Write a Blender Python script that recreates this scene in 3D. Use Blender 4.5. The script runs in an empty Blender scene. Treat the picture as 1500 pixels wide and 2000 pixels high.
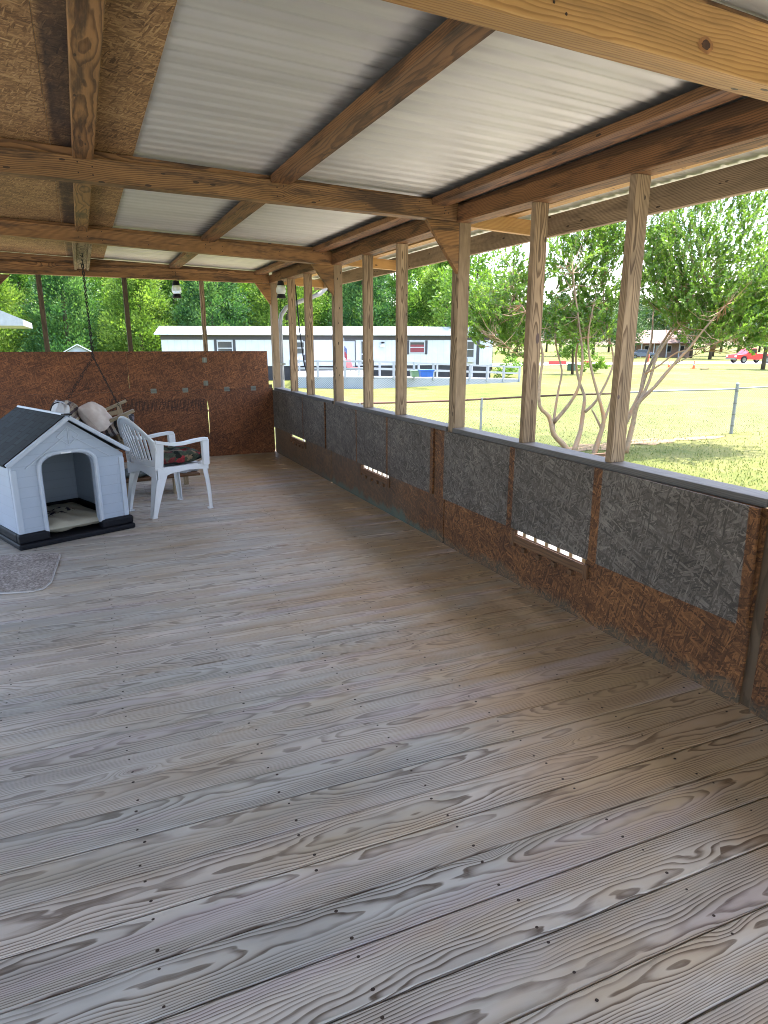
import bpy, bmesh, math, random
import numpy as np
from mathutils import Vector, Matrix
random.seed(7); RNG = np.random.default_rng(11)
C = bpy.context.scene.collection
SC = bpy.context.scene
PI = math.pi

# ------------------------------------------------------------------ camera
CAM = np.array([0.0, 0.0, 1.5]); FPX = 1255.0; CX, CY = 750.0, 1000.0
def nrm(v): v = np.asarray(v, float); return v/np.linalg.norm(v)
def cray(p): return np.array([p[0]-CX, -(p[1]-CY), -FPX])
_Y = nrm(cray((155.0, 671.0))); _Z = -nrm(cray((745.0, 5760.0))); _Z = nrm(_Z-_Y*_Z.dot(_Y)); _X = np.cross(_Y, _Z)
RT = np.stack([_X, _Y, _Z], 0)            # world = RT @ cam
cd = bpy.data.cameras.new('camera'); co = bpy.data.objects.new('camera', cd); C.objects.link(co)
M4 = Matrix.Identity(4)
for i in range(3):
    for j in range(3): M4[i][j] = RT[i, j]
M4.translation = Vector(CAM)
co.matrix_world = M4
cd.sensor_fit = 'VERTICAL'; cd.sensor_height = 36; cd.sensor_width = 27; cd.lens = FPX/2000*36
cd.clip_start = 0.05; cd.clip_end = 3000
SC.camera = co
def at(px, py, d):
    "point seen at photo pixel (px,py) at forward distance d metres (used only to survey positions)"
    return CAM + RT @ (cray((px, py))/FPX*d)

# ------------------------------------------------------------------ tagging / object helpers
def tag(o, label=None, cat=None, group=None, kind=None):
    if label: o['label'] = label
    if cat: o['category'] = cat
    if group: o['group'] = group
    if kind: o['kind'] = kind
    return o
def empty(name, loc=(0, 0, 0), rz=0.0, label=None, cat=None, group=None):
    o = bpy.data.objects.new(name, None); C.objects.link(o)
    o.location = loc; o.rotation_euler = (0, 0, rz); o.empty_display_size = .1
    return tag(o, label, cat, group)
def kids(o): return [c for c in o.children]
def copy_tree(o, parent=None):
    c = o.copy(); C.objects.link(c); c.parent = parent
    for ch in list(o.children): copy_tree(ch, c)
    return c

class MB:
    "collects boxes, tubes and faces of one mesh, with a per-vertex material coordinate 'wco' and 'msk'"
    def __init__(s): s.v = []; s.f = []; s.w = []; s.m = []; s.k = []
    def add(s, vs, fs, ws=None, m=0, k=0.0):
        b = len(s.v); vs = [tuple(map(float, v)) for v in vs]
        s.v += vs; s.w += [tuple(map(float, w)) for w in (ws if ws is not None else vs)]
        s.k += (list(k) if isinstance(k, (list, tuple)) else [k]*len(vs))
        for f in fs: s.f.append(tuple(i+b for i in f)); s.m.append(m)
        return b
    def box(s, lo, hi, m=0, axis=None, off=None):
        "axis aligned box; wco has the long axis first and a random offset"
        lo = np.array(lo, float); hi = np.array(hi, float); d = hi-lo
        if axis is None: axis = int(np.argmax(d))
        oth = [i for i in range(3) if i != axis]
        if d[oth[0]] < d[oth[1]]: oth = oth[::-1]
        c = (lo+hi)/2
        o = off if off is not None else roff()
        vs = []; ws = []
        for z in (0, 1):
            for y in (0, 1):
                for x in (0, 1):
                    p = np.array([(lo, hi)[x][0], (lo, hi)[y][1], (lo, hi)[z][2]])
                    q = p-c; vs.append(p); ws.append((q[axis]+o[0], q[oth[0]]+o[1], q[oth[1]]+o[2]))
        s.add(vs, [(0, 2, 3, 1), (4, 5, 7, 6), (0, 1, 5, 4), (2, 6, 7, 3), (0, 4, 6, 2), (1, 3, 7, 5)], ws, m)
    def beam(s, p0, p1, w, h, m=0, up=(0, 0, 1), taper=1.0):
        "box bar from p0 to p1, w across, h along up (centred)"
        p0 = np.array(p0, float); p1 = np.array(p1, float); a = p1-p0; L = np.linalg.norm(a); a = a/L
        u = np.array(up, float); sd = np.cross(a, u)
        if np.linalg.norm(sd) < 1e-6: sd = np.cross(a, (1, 0, 0))
        sd = nrm(sd); u = np.cross(sd, a); o = roff(); vs = []; ws = []
        for t, p, k in ((0, p0, 1.0), (L, p1, taper)):
            for j in (-1, 1):
                for i in (-1, 1):
                    vs.append(p+sd*i*w/2*k+u*j*h/2*k); ws.append((t+o[0], i*w/2+o[1], j*h/2+o[2]))
        s.add(vs, [(0, 1, 3, 2), (4, 6, 7, 5), (0, 4, 5, 1), (2, 3, 7, 6), (0, 2, 6, 4), (1, 5, 7, 3)], ws, m)
    def tube(s, pts, r, n=8, m=0, cap=True):
        pts = [np.array(p, float) for p in pts]; rs = list(r) if isinstance(r, (list, tuple, np.ndarray)) else [r]*len(pts)
        t0 = nrm(pts[1]-pts[0]); ref = np.array([0, 0, 1.0]) if abs(t0[2]) < .9 else np.array([1.0, 0, 0])
        u = nrm(np.cross(t0, ref)); vs = []; ws = []; dl = 0; o = roff()
        for i, p in enumerate(pts):
            t = nrm((pts[min(i+1, len(pts)-1)]-pts[max(i-1, 0)]))
            u = nrm(u-t*u.dot(t)); v = np.cross(t, u)
            if i: dl += np.linalg.norm(p-pts[i-1])
            for k in range(n):
                a = 2*PI*k/n; d = (u*math.cos(a)+v*math.sin(a))*rs[i]
                vs.append(p+d); ws.append((dl+o[0], math.cos(a)*rs[i]+o[1], math.sin(a)*rs[i]+o[2]))
        fs = []
        for i in range(len(pts)-1):
            for k in range(n):
                a = i*n+k; b = i*n+(k+1) % n; fs.append((a, b, b+n, a+n))
        if cap: fs.append(tuple(range(n))[::-1]); fs.append(tuple((len(pts)-1)*n+k for k in range(n)))
        s.add(vs, fs, ws, m)
    def lathe(s, prof, c=(0, 0, 0), n=20, m=0):
        "prof: list of (r,z)"
        vs = []; fs = []
        for r, z in prof:
            for k in range(n):
                a = 2*PI*k/n; vs.append((c[0]+r*math.cos(a), c[1]+r*math.sin(a), c[2]+z))
        for i in range(len(prof)-1):
            for k in range(n):
                a = i*n+k; b = i*n+(k+1) % n; fs.append((a, b, b+n, a+n))
        fs.append(tuple(range(n))[::-1]); fs.append(tuple((len(prof)-1)*n+k for k in range(n)))
        s.add(vs, fs, None, m)
    def prism(s, poly, d, m=0, off=None):
        "extrude a 3-D polygon by vector d"
        poly = [np.array(p, float) for p in poly]; d = np.array(d, float); n = len(poly); o = roff() if off is None else off
        a = nrm(poly[1]-poly[0]); nn = nrm(d); b = np.cross(nn, a); vs = poly+[p+d for p in poly]; c0 = poly[0]
        ws = [((p-c0).dot(a)+o[0], (p-c0).dot(b)+o[1], (p-c0).dot(nn)+o[2]) for p in vs]
        area = sum((np.cross(poly[i]-c0, poly[(i+1) % n]-c0) for i in range(n)), np.zeros(3)).dot(nn)
        fl = area > 0
        f0 = tuple(range(n)); f1 = tuple(range(n, 2*n))
        fs = [f0[::-1] if fl else f0, f1 if fl else f1[::-1]]
        for i in range(n):
            q = (i, (i+1) % n, (i+1) % n+n, i+n); fs.append(q if fl else q[::-1])
        s.add(vs, fs, ws, m)
    def build(s, name, mats, parent=None, bevel=0.0, smooth=False, seg=2, loc=None):
        me = bpy.data.meshes.new(name); me.from_pydata(s.v, [], s.f)
        mats = mats if isinstance(mats, (list, tuple)) else [mats]
        for x in mats: me.materials.append(x)
        me.polygons.foreach_set('material_index', s.m)
        if smooth: me.polygons.foreach_set('use_smooth', [True]*len(s.f))
        a = me.attributes.new('wco', 'FLOAT_VECTOR', 'POINT'); a.data.foreach_set('vector', np.array(s.w, np.float32).ravel())
        if any(s.k):
            a = me.attributes.new('msk', 'FLOAT', 'POINT'); a.data.foreach_set('value', np.array(s.k, np.float32))
        me.update()
        o = bpy.data.objects.new(name, me); C.objects.link(o)
        if parent: o.parent = parent
        if loc is not None: o.location = loc
        if bevel:
            b = o.modifiers.new('bevel', 'BEVEL'); b.width = bevel; b.segments = seg; b.limit_method = 'ANGLE'; b.angle_limit = math.radians(40)
        return o
def roff(): return (random.uniform(0, 60), random.uniform(-.06, .06), random.choice((-1, 1))*random.uniform(.055, .13))

# ------------------------------------------------------------------ materials
class NT:
    def __init__(s, name):
        s.mat = bpy.data.materials.new(name); s.mat.use_nodes = True; s.t = s.mat.node_tree; s.n = s.t.nodes; s.l = s.t.links
        s.n.clear(); s.out = s.n.new('ShaderNodeOutputMaterial'); s.b = s.n.new('ShaderNodeBsdfPrincipled'); s.l.new(s.b.outputs[0], s.out.inputs[0])
    def node(s, typ, ins=None, **kw):
        n = s.n.new(typ)
        for k, v in kw.items(): setattr(n, k, v)
        for k, v in (ins or {}).items():
            if isinstance(v, bpy.types.NodeSocket): s.l.new(v, n.inputs[k])
            else: n.inputs[k].default_value = v
        return n
    def math(s, op, a, b=None, c=None, clamp=False):
        n = s.n.new('ShaderNodeMath'); n.operation = op; n.use_clamp = clamp
        for i, v in enumerate((a, b, c)):
            if v is None: continue
            if isinstance(v, bpy.types.NodeSocket): s.l.new(v, n.inputs[i])
            else: n.inputs[i].default_value = v
        return n.outputs[0]
    def attr(s, name, out='Vector'):
        n = s.n.new('ShaderNodeAttribute'); n.attribute_name = name; return n.outputs[out]
    def obj(s): return s.n.new('ShaderNodeTexCoord').outputs['Object']
    def pos(s): return s.n.new('ShaderNodeNewGeometry').outputs['Position']
    def vmul(s, v, k):
        n = s.n.new('ShaderNodeVectorMath'); n.operation = 'MULTIPLY'; s.l.new(v, n.inputs[0]); n.inputs[1].default_value = k; return n.outputs[0]
    def noise(s, v, scale=1.0, detail=2.0, rough=.5, out=0, dist=0.0):
        n = s.node('ShaderNodeTexNoise', {'Vector': v, 'Scale': scale, 'Detail': detail, 'Roughness': rough, 'Distortion': dist}); return n.outputs[out]
    def ramp(s, f, stops, interp='LINEAR'):
        n = s.n.new('ShaderNodeValToRGB'); n.color_ramp.interpolation = interp; e = n.color_ramp.elements
        while len(e) < len(stops): e.new(.5)
        for x, (p, c) in zip(e, stops): x.position = p; x.color = tuple(c)+(1,) if len(c) == 3 else c
        s.l.new(f, n.inputs[0]); return n.outputs[0]
    def mix(s, f, a, b, typ='MIX'):
        n = s.n.new('ShaderNodeMix'); n.data_type = 'RGBA'; n.blend_type = typ
        for i, v in ((0, f), (6, a), (7, b)):
            if isinstance(v, bpy.types.NodeSocket): s.l.new(v, n.inputs[i])
            else: n.inputs[i].default_value = v if i == 0 else tuple(v)+(1,) if len(v) == 3 else v
        return n.outputs[2]
    def sep(s, v):
        n = s.n.new('ShaderNodeSeparateXYZ'); s.l.new(v, n.inputs[0]); return n.outputs
    def comb(s, x, y, z):
        n = s.n.new('ShaderNodeCombineXYZ')
        for i, v in enumerate((x, y, z)):
            if isinstance(v, bpy.types.NodeSocket): s.l.new(v, n.inputs[i])
            else: n.inputs[i].default_value = v
        return n.outputs[0]
    def sstep(s, v, a, b):
        n = s.n.new('ShaderNodeMapRange'); n.interpolation_type = 'SMOOTHSTEP'; s.l.new(v, n.inputs[0]); n.inputs[1].default_value = a; n.inputs[2].default_value = b; return n.outputs[0]
    def bump(s, hgt, strength=.3, dist=.01):
        n = s.node('ShaderNodeBump', {'Height': hgt, 'Strength': strength, 'Distance': dist}); s.l.new(n.outputs[0], s.b.inputs['Normal'])
    def set(s, **kw):
        for k, v in kw.items():
            k = k.replace('_', ' ')
            i = s.b.inputs[k]
            if isinstance(v, bpy.types.NodeSocket): s.l.new(v, i)
            else: i.default_value = tuple(v)+(1,) if hasattr(v, '__len__') and len(v) == 3 else v
        return s

def simple(name, col, rough=.6, metal=0.0, var=.12, scale=6.0, spec=.5, bump=0.0):
    t = NT(name); o = t.obj(); n = t.noise(o, scale, 5, .6)
    a = tuple(c*(1-var) for c in col); b = tuple(min(1, c*(1+var)) for c in col)
    t.set(Base_Color=t.ramp(n, [(.3, a), (.7, b)]), Roughness=t.math('MULTIPLY_ADD', n, .2, rough-.1), Metallic=metal, Specular_IOR_Level=spec)
    if bump: t.bump(t.noise(o, scale*12, 4, .6), bump, .002)
    return t.mat

def ring_field(t, c, freq, knots=1.0):
    x, y, z = t.sep(c)
    lo = t.noise(t.comb(t.math('MULTIPLY', x, .8), t.math('MULTIPLY', y, 1.5), t.math('MULTIPLY', z, 1.5)), 1.0, 2, .5)
    lo2 = t.noise(t.comb(t.math('MULTIPLY', x, .75), t.math('MULTIPLY', y, 2.0), t.math('ADD', t.math('MULTIPLY', z, 2.0), 7.3)), 1.0, 3, .55)
    lo3 = t.noise(t.comb(t.math('MULTIPLY', x, 5.0), t.math('MULTIPLY', y, 22.0), t.math('MULTIPLY', z, 22.0)), 1.0, 2, .5)
    yy = t.math('ADD', y, t.math('MULTIPLY_ADD', lo, .06, -.03)); zz = t.math('ADD', z, t.math('MULTIPLY_ADD', lo2, .10, -.05))
    r = t.math('SQRT', t.math('ADD', t.math('MULTIPLY', yy, yy), t.math('MULTIPLY', zz, zz)))
    r = t.math('ADD', r, t.math('MULTIPLY_ADD', lo3, .012, -.006))
    v = t.node('ShaderNodeTexVoronoi', {'Vector': t.comb(t.math('MULTIPLY', x, 2.0), t.math('MULTIPLY', y, 7.0), t.math('MULTIPLY', z, 3.0)), 'Scale': 1.0, 'Randomness': 1.0})
    d = v.outputs['Distance']; cr = t.sep(v.outputs['Color'])[0]
    amp = t.math('MULTIPLY', t.math('MAXIMUM', t.math('SUBTRACT', cr, .62), 0.0), 3.0*knots)
    g = t.math('EXPONENT', t.math('MULTIPLY', t.math('MULTIPLY', d, d), -42.0))
    kn = t.math('MULTIPLY', g, amp)
    fld = t.math('ADD', t.math('MULTIPLY_ADD', kn, .042, 0.0), r)
    return t.math('FRACT', t.math('MULTIPLY', fld, freq)), kn, lo, (x, y, z)

def wood(name, light, dark, freq=120.0, ringamt=.75, rough=.75, worn=False, grime=.0, tint=.25, knotcol=(.10, .045, .02), spec=.3, bumpk=.35, extra=None):
    t = NT(name); c = t.attr('wco')
    fr, kn, lo, (x, y, z) = ring_field(t, c, freq)
    late = t.ramp(fr, [(0, (0, 0, 0)), (.45, (.15,)*3), (.80, (1, 1, 1)), (.93, (.9,)*3), (1.0, (0, 0, 0))])
    fib = t.noise(t.comb(t.math('MULTIPLY', x, 5.0), t.math('MULTIPLY', y, 260.0), t.math('MULTIPLY', z, 260.0)), 1.0, 3, .6)
    fac = t.math('MULTIPLY', t.math('MULTIPLY_ADD', fib, .6, .65), t.math('MULTIPLY', late, ringamt), clamp=True)
    if worn:      # planks by the entrance are scrubbed down to strong grain, the rest is silvered and flat; every board differs
        px_, py_, pz_ = t.sep(t.pos()); bn = t.node('ShaderNodeTexNoise', {'Vector': t.comb(t.math('MULTIPLY_ADD', x, .05, 11.0), 9.0, 0.0), 'Scale': 1.0, 'Detail': 0.0}).outputs[0]
        wz = t.math('SUBTRACT', 1.0, t.sstep(t.math('ADD', py_, t.math('MULTIPLY_ADD', bn, 1.4, -.7)), 1.1, 2.2))
        fade = t.sstep(t.noise(t.comb(t.math('MULTIPLY', x, 1.6), t.math('MULTIPLY', y, 12), 5.0), 1.0, 4, .6), .25, .62)
        fac = t.math('MULTIPLY', fac, t.math('ADD', t.math('MULTIPLY_ADD', wz, .32, .46), t.math('MULTIPLY', bn, .50)), clamp=True)
        fac = t.math('MULTIPLY', fac, t.math('MULTIPLY_ADD', fade, .75, .30), clamp=True)
    col = t.mix(fac, light, dark)
    # board to board tint, driven by the random offset in x
    wn = t.node('ShaderNodeTexNoise', {'Vector': t.comb(t.math('MULTIPLY', x, .09), 0.0, 0.0), 'Scale': 1.0, 'Detail': 0.0})
    tn = t.math('MULTIPLY_ADD', wn.outputs[0], 2*tint, 1-tint)
    hue = t.node('ShaderNodeTexNoise', {'Vector': t.comb(t.math('MULTIPLY_ADD', x, .07, 31.0), 3.0, 0.0), 'Scale': 1.0, 'Detail': 0.0}).outputs[0]
    tr = t.math('MULTIPLY', tn, t.math('MULTIPLY_ADD', hue, .22, .90)); tb = t.math('MULTIPLY', tn, t.math('MULTIPLY_ADD', hue, -.16, 1.06))
    col = t.mix(1.0, col, t.comb(tr, tn, tb), 'MULTIPLY')
    kd = t.sstep(kn, .55, .95)
    col = t.mix(t.math('MULTIPLY', kd, .8), col, knotcol)
    blotch = t.noise(t.comb(t.math('MULTIPLY', x, 1.3), t.math('MULTIPLY', y, 7), t.math('MULTIPLY', z, 7)), 1.0, 4, .6)
    col = t.mix(1.0, col, t.ramp(blotch, [(.3, (.72,)*3), (.65, (1.08,)*3)]), 'MULTIPLY')
    if grime:
        gr = t.noise(t.comb(t.math('MULTIPLY', x, 2.2), t.math('MULTIPLY', y, 16), t.math('MULTIPLY', z, 16)), 1.0, 5, .68)
        col = t.mix(t.math('MULTIPLY', t.sstep(gr, .47, .66), grime), col, (.022, .012, .007))
        sp = t.node('ShaderNodeTexVoronoi', {'Vector': t.comb(t.math('MULTIPLY', x, 9), t.math('MULTIPLY', y, 26), t.math('MULTIPLY', z, 26)), 'Scale': 1.0})
        col = t.mix(t.math('MULTIPLY', t.math('MULTIPLY', t.math('LESS_THAN', sp.outputs['Distance'], .16), t.math('GREATER_THAN', t.sep(sp.outputs['Color'])[1], .8)), .85), col, (.018, .010, .006))
    if extra: col = extra(t, col, fib, fac)
    t.set(Base_Color=col, Roughness=t.math('MULTIPLY_ADD', fib, .25, rough-.12), Specular_IOR_Level=spec)
    t.bump(t.math('ADD', t.math('MULTIPLY', late, -.6), t.math('MULTIPLY', fib, .5)), bumpk, .0012)
    return t.mat

def floor_extra(t, col, fib, fac):
    p = t.pos(); x, y, z = t.sep(p)
    n = t.noise(t.vmul(p, (.8, 1.6, 1)), 1.0, 5, .62)
    n2 = t.noise(t.vmul(p, (1.0, 2.8, 1)), 1.3, 4, .6)
    # boards keep their brown tone in blotches along the wall and under the rain-sheltered side
    near = t.sstep(t.math('ADD', x, t.math('MULTIPLY_ADD', n, 5.0, -2.5)), .55, 2.2)
    brown = t.mix(fac, (.36, .225, .105), (.105, .055, .022))
    col = t.mix(t.math('MULTIPLY', near, .78), col, brown)
    yel = t.math('MULTIPLY', t.math('MULTIPLY', t.sstep(n2, .45, .68), .6), t.math('MULTIPLY_ADD', t.sstep(x, -.4, 1.4), .62, .38))
    pk = t.sstep(t.noise(t.vmul(p, (.35, 6.4, 1)), 1.0, 2, .5), .56, .66)
    col = t.mix(t.math('MULTIPLY', pk, .45), col, t.mix(fac, (.44, .375, .38), (.20, .145, .14)))
    gr_ = t.sstep(t.noise(t.vmul(p, (.45, 5.1, 1)), 1.7, 3, .55), .54, .66)
    col = t.mix(t.math('MULTIPLY', gr_, .5), col, t.mix(fac, (.30, .285, .235), (.12, .10, .07)))
    col = t.mix(yel, col, t.mix(fac, (.42, .305, .165), (.14, .088, .042)))
    scuff = t.sstep(t.noise(t.vmul(p, (9, 22, 1)), 1.0, 6, .7), .55, .78)
    col = t.mix(t.math('MULTIPLY', scuff, .34), col, (.12, .10, .082))
    return col
M = {}
M['deck'] = wood('weathered_decking', (.465, .428, .38), (.085, .058, .038), freq=175, ringamt=1.0, worn=True, rough=.52, tint=.22, knotcol=(.16, .10, .08), spec=.4, bumpk=.5, extra=floor_extra)
M['beam'] = wood('stained_beam_timber', (.31, .158, .057), (.10, .045, .015), freq=130, ringamt=.95, grime=.78, rough=.6, tint=.28, knotcol=(.09, .03, .01), spec=.4)
M['beamlight'] = wood('honey_pine', (.46, .255, .085), (.25, .115, .032), freq=120, ringamt=.75, grime=.25, rough=.55, tint=.15, knotcol=(.14, .045, .012), spec=.4)
M['purlin'] = wood('red_brown_batten', (.20, .095, .036), (.062, .027, .011), freq=130, ringamt=.8, rough=.65, grime=.8, tint=.28)
M['darkwood'] = wood('dark_stained_timber', (.14, .072, .034), (.06, .03, .016), freq=110, ringamt=.7, rough=.7, tint=.25)
M['stud'] = wood('grey_brown_pine', (.33, .235, .145), (.10, .060, .033), freq=135, ringamt=.95, grime=.35, rough=.75, tint=.2)
M['oldstud'] = wood('mouldy_timber', (.115, .085, .055), (.05, .038, .025), freq=110, ringamt=.6, rough=.8, tint=.2)
M['sill'] = wood('grey_sill_timber', (.125, .115, .108), (.06, .052, .046), freq=130, ringamt=.6, rough=.6, tint=.15)
M['swingwood'] = wood('blond_bench_wood', (.34, .27, .18), (.21, .155, .09), freq=140, ringamt=.5, rough=.6, tint=.1)

def osb(name, cols, grey=None, rough=.75, teal=False, dark=None):
    "strand board: flakes at several angles laid over each other"
    t = NT(name); c = t.attr('wco'); x, y, z = t.sep(c)
    c2 = t.comb(x, y, 0.0)
    warp = t.noise(c2, 7.0, 2, .5, out=1)
    wv = t.node('ShaderNodeVectorMath', {0: warp, 1: (.5, .5, .5)}, operation='SUBTRACT').outputs[0]
    wv = t.node('ShaderNodeVectorMath', {0: c2, 1: t.vmul(wv, (.022, .022, 0))}, operation='ADD').outputs[0]
    val = None; hgt = None
    for i, (ang, sx, sy) in enumerate(((.1, 9, 55), (1.75, 11, 80), (.95, 15, 140), (2.3, 10, 75), (.45, 18, 160), (2.8, 12, 95), (1.35, 20, 180))):
        r = t.node('ShaderNodeVectorRotate', {'Vector': wv, 'Angle': ang}, rotation_type='Z_AXIS').outputs[0]
        r = t.node('ShaderNodeVectorMath', {0: t.vmul(r, (sx, sy, 1)), 1: (i*17.3, i*9.1, i*3.0)}, operation='ADD').outputs[0]
        v = t.node('ShaderNodeTexVoronoi', {'Vector': r, 'Scale': 1.0}, voronoi_dimensions='2D')
        cr = t.sep(v.outputs['Color'])
        edge = t.math('MULTIPLY_ADD', v.outputs['Distance'], -.35, 1.1)
        stk = t.noise(t.vmul(r, (.25, 5.0, 1)), 1.0, 2, .6)
        tone = t.math('MULTIPLY_ADD', t.math('SUBTRACT', t.math('MULTIPLY_ADD', cr[0], .75, t.math('MULTIPLY', stk, .5)), .15), edge, 0.0)
        if val is None: val = tone
        else:
            mask = t.math('GREATER_THAN', cr[1], .42+.055*i)
            val = t.node('ShaderNodeMix', {0: mask, 2: val, 3: tone}).outputs[0]
    big = t.noise(c2, 2.2, 3, .55)
    fine = t.noise(t.vmul(c2, (75, 75, 1)), 1.0, 4, .7)
    f = t.math('ADD', t.math('MULTIPLY_ADD', val, .72, .06), t.math('ADD', t.math('MULTIPLY_ADD', big, .5, -.25), t.math('MULTIPLY_ADD', fine, .44, -.22)), clamp=True)
    col = t.ramp(f, cols)
    if grey:
        g = t.ramp(f, grey); m = t.attr('msk', 'Fac')
        mm = t.sstep(t.math('ADD', m, t.math('MULTIPLY_ADD', fine, .5, -.25)), .35, .65)
        col = t.mix(mm, g, col)
    if teal:
        p = t.pos(); px, py, pz = t.sep(p); n = t.noise(p, 5.0, 4, .6)
        band = t.math('SUBTRACT', t.math('MULTIPLY_ADD', n, .32, -.09), pz)
        yb = t.math('MULTIPLY', t.sstep(py, 4.0, 4.9), t.math('SUBTRACT', 1.0, t.sstep(py, 6.7, 7.0)))
        yb = t.math('MULTIPLY_ADD', yb, .55, .2)
        col = t.mix(t.math('MULTIPLY', t.sstep(band, -.02, .05), yb), col, (.04, .13, .115))
        gy = t.math('MULTIPLY', t.sstep(t.math('ADD', py, t.math('MULTIPLY', n, 1.6)), 4.6, 6.2), .42)
        col = t.mix(gy, col, (.115, .10, .075))
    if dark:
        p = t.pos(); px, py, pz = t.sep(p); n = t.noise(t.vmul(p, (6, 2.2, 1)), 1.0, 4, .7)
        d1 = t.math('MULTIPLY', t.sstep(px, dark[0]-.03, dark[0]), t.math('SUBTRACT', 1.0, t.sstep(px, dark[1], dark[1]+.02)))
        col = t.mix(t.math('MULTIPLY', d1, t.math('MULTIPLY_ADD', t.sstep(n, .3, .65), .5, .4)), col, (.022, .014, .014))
    t.set(Base_Color=col, Roughness=t.math('MULTIPLY_ADD', fine, .2, rough-.1), Specular_IOR_Level=.35)
    t.bump(t.math('ADD', val, t.math('MULTIPLY', fine, .6)), .5, .0014)
    return t.mat
BR = [(.0, (.028, .011, .004)), (.35, (.095, .039, .013)), (.60, (.175, .075, .025)), (.80, (.28, .13, .047)), (.97, (.46, .26, .12))]
GR = [(.0, (.032, .026, .020)), (.35, (.084, .070, .057)), (.60, (.145, .124, .102)), (.80, (.215, .187, .155)), (.97, (.34, .30, .25))]
M['osb_wall'] = osb('brown_strand_board', BR, teal=True)
M['osb_far'] = osb('red_brown_strand_board', [(.0, (.03, .010, .005)), (.4, (.135, .046, .016)), (.65, (.24, .088, .032)), (.85, (.40, .18, .075)), (.98, (.50, .28, .14))], rough=.5)
M['osb_flap'] = osb('weathered_strand_board', BR, grey=GR)
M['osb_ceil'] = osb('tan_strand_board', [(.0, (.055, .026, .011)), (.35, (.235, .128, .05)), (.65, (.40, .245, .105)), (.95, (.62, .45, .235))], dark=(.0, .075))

def metal_roof():
    t = NT('galvanised_roofing'); p = t.obj()
    n = t.noise(t.vmul(p, (.5, 3, 1)), 1.0, 4, .6); n2 = t.noise(p, 9, 4, .6)
    col = t.ramp(n, [(.3, (.45, .44, .40)), (.7, (.57, .555, .505))])
    col = t.mix(t.math('MULTIPLY', t.sstep(n2, .55, .8), .25), col, (.38, .36, .31))
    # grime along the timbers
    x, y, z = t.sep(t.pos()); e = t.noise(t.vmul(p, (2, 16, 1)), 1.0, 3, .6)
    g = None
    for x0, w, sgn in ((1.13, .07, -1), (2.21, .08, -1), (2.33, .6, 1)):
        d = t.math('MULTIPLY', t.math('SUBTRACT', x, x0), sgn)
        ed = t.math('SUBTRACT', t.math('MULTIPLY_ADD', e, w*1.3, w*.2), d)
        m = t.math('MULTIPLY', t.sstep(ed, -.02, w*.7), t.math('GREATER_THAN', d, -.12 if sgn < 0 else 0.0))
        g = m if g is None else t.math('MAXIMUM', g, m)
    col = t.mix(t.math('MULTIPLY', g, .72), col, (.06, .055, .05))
    t.set(Base_Color=col, Roughness=.45, Metallic=.2, Specular_IOR_Level=.5)
    return t.mat
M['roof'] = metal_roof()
M['nail'] = simple('rusty_nail', (.03, .016, .010), .7, 0.2)
M['steel'] = simple('zinc_plated_steel', (.16, .165, .15), .35, .8)
M['rust'] = simple('rusty_pipe', (.085, .042, .028), .7, .3, .3, 20)
M['galv'] = simple('galvanised_pipe', (.24, .255, .27), .45, .6, .15, 15)
M['wire'] = simple('galvanised_wire', (.32, .34, .34), .5, .6)
M['black'] = simple('black_plastic', (.008, .008, .009), .6, 0, .1, 6, .25)
M['iron'] = simple('dark_iron', (.008, .006, .006), .8, .0)
M['whiteplastic'] = simple('white_resin', (.66, .68, .71), .38, 0, .03, 4)
M['whitepaint'] = simple('white_paint', (.42, .43, .45), .5, 0, .05, 3)
M['ink'] = simple('faded_black_ink', (.025, .012, .009), .8)

# ================================================================== the porch
XW = 2.40                                   # inner face of the screen wall
def roofz(x): return 2.51-.030*x            # underside of the corrugated sheets
# ---- deck: one floor of separate boards, slightly out of square
def build_deck():
    b = MB(); pitch = .1545
    k0 = int(-5.0/pitch); k1 = int(9.4/pitch)
    for k in range(k0, k1+1):
        y0 = 1.553+k*pitch; o = roff(); joints = [-3.6]
        if random.random() < .12 and k > 14: joints.append(random.choice((.011, .475, 1.40)))
        if k <= 14: joints.append(-1.86)
        joints.append(2.47)
        g = .0014+random.random()*.0016; dz = random.uniform(-.0012, .0012)
        for xa, xb in zip(joints[:-1], joints[1:]):
            o = roff(); xa += .0015; xb -= .0015
            def P(x, yy, z): return (x, yy-.040*x, z)
            ya, yb = y0+g, y0+pitch-g; c = (ya+yb)/2; vs = []; ws = []
            ch = .004
            prof = [(ya, -.036), (ya, -ch+dz), (ya+ch, dz), (yb-ch, dz), (yb, -ch+dz), (yb, -.036)]
            for x in (xa, xb):
                for yy, z in prof: vs.append(P(x, yy, z)); ws.append((x-xa+o[0], yy-c+o[1], z+o[2]))
            fs = [(i, i+1, i+7, i+6) for i in range(5)]+[(5, 4, 3, 2, 1, 0), (6, 7, 8, 9, 10, 11)]
            b.add(vs, [f[::-1] for f in fs], ws, 0)
        for j in range(-7, 6):
            xj = .011+.4627*j
            for s in (-1, 1):
                xx = xj+random.uniform(-.012, .012); yy = y0+pitch/2+s*(.046+random.uniform(-.008, .008))-.04*xx; r = random.uniform(.0035, .0052); n = 7
                if random.random() < .06: continue
                vs = [(xx+r*math.cos(2*PI*q/n)*1.15, yy+r*math.sin(2*PI*q/n), .0016) for q in range(n)]
                b.add(vs, [tuple(range(n))], None, 1)
    o = b.build('floor', [M['deck'], M['nail']]); o['kind'] = 'structure'
build_deck()

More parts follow.
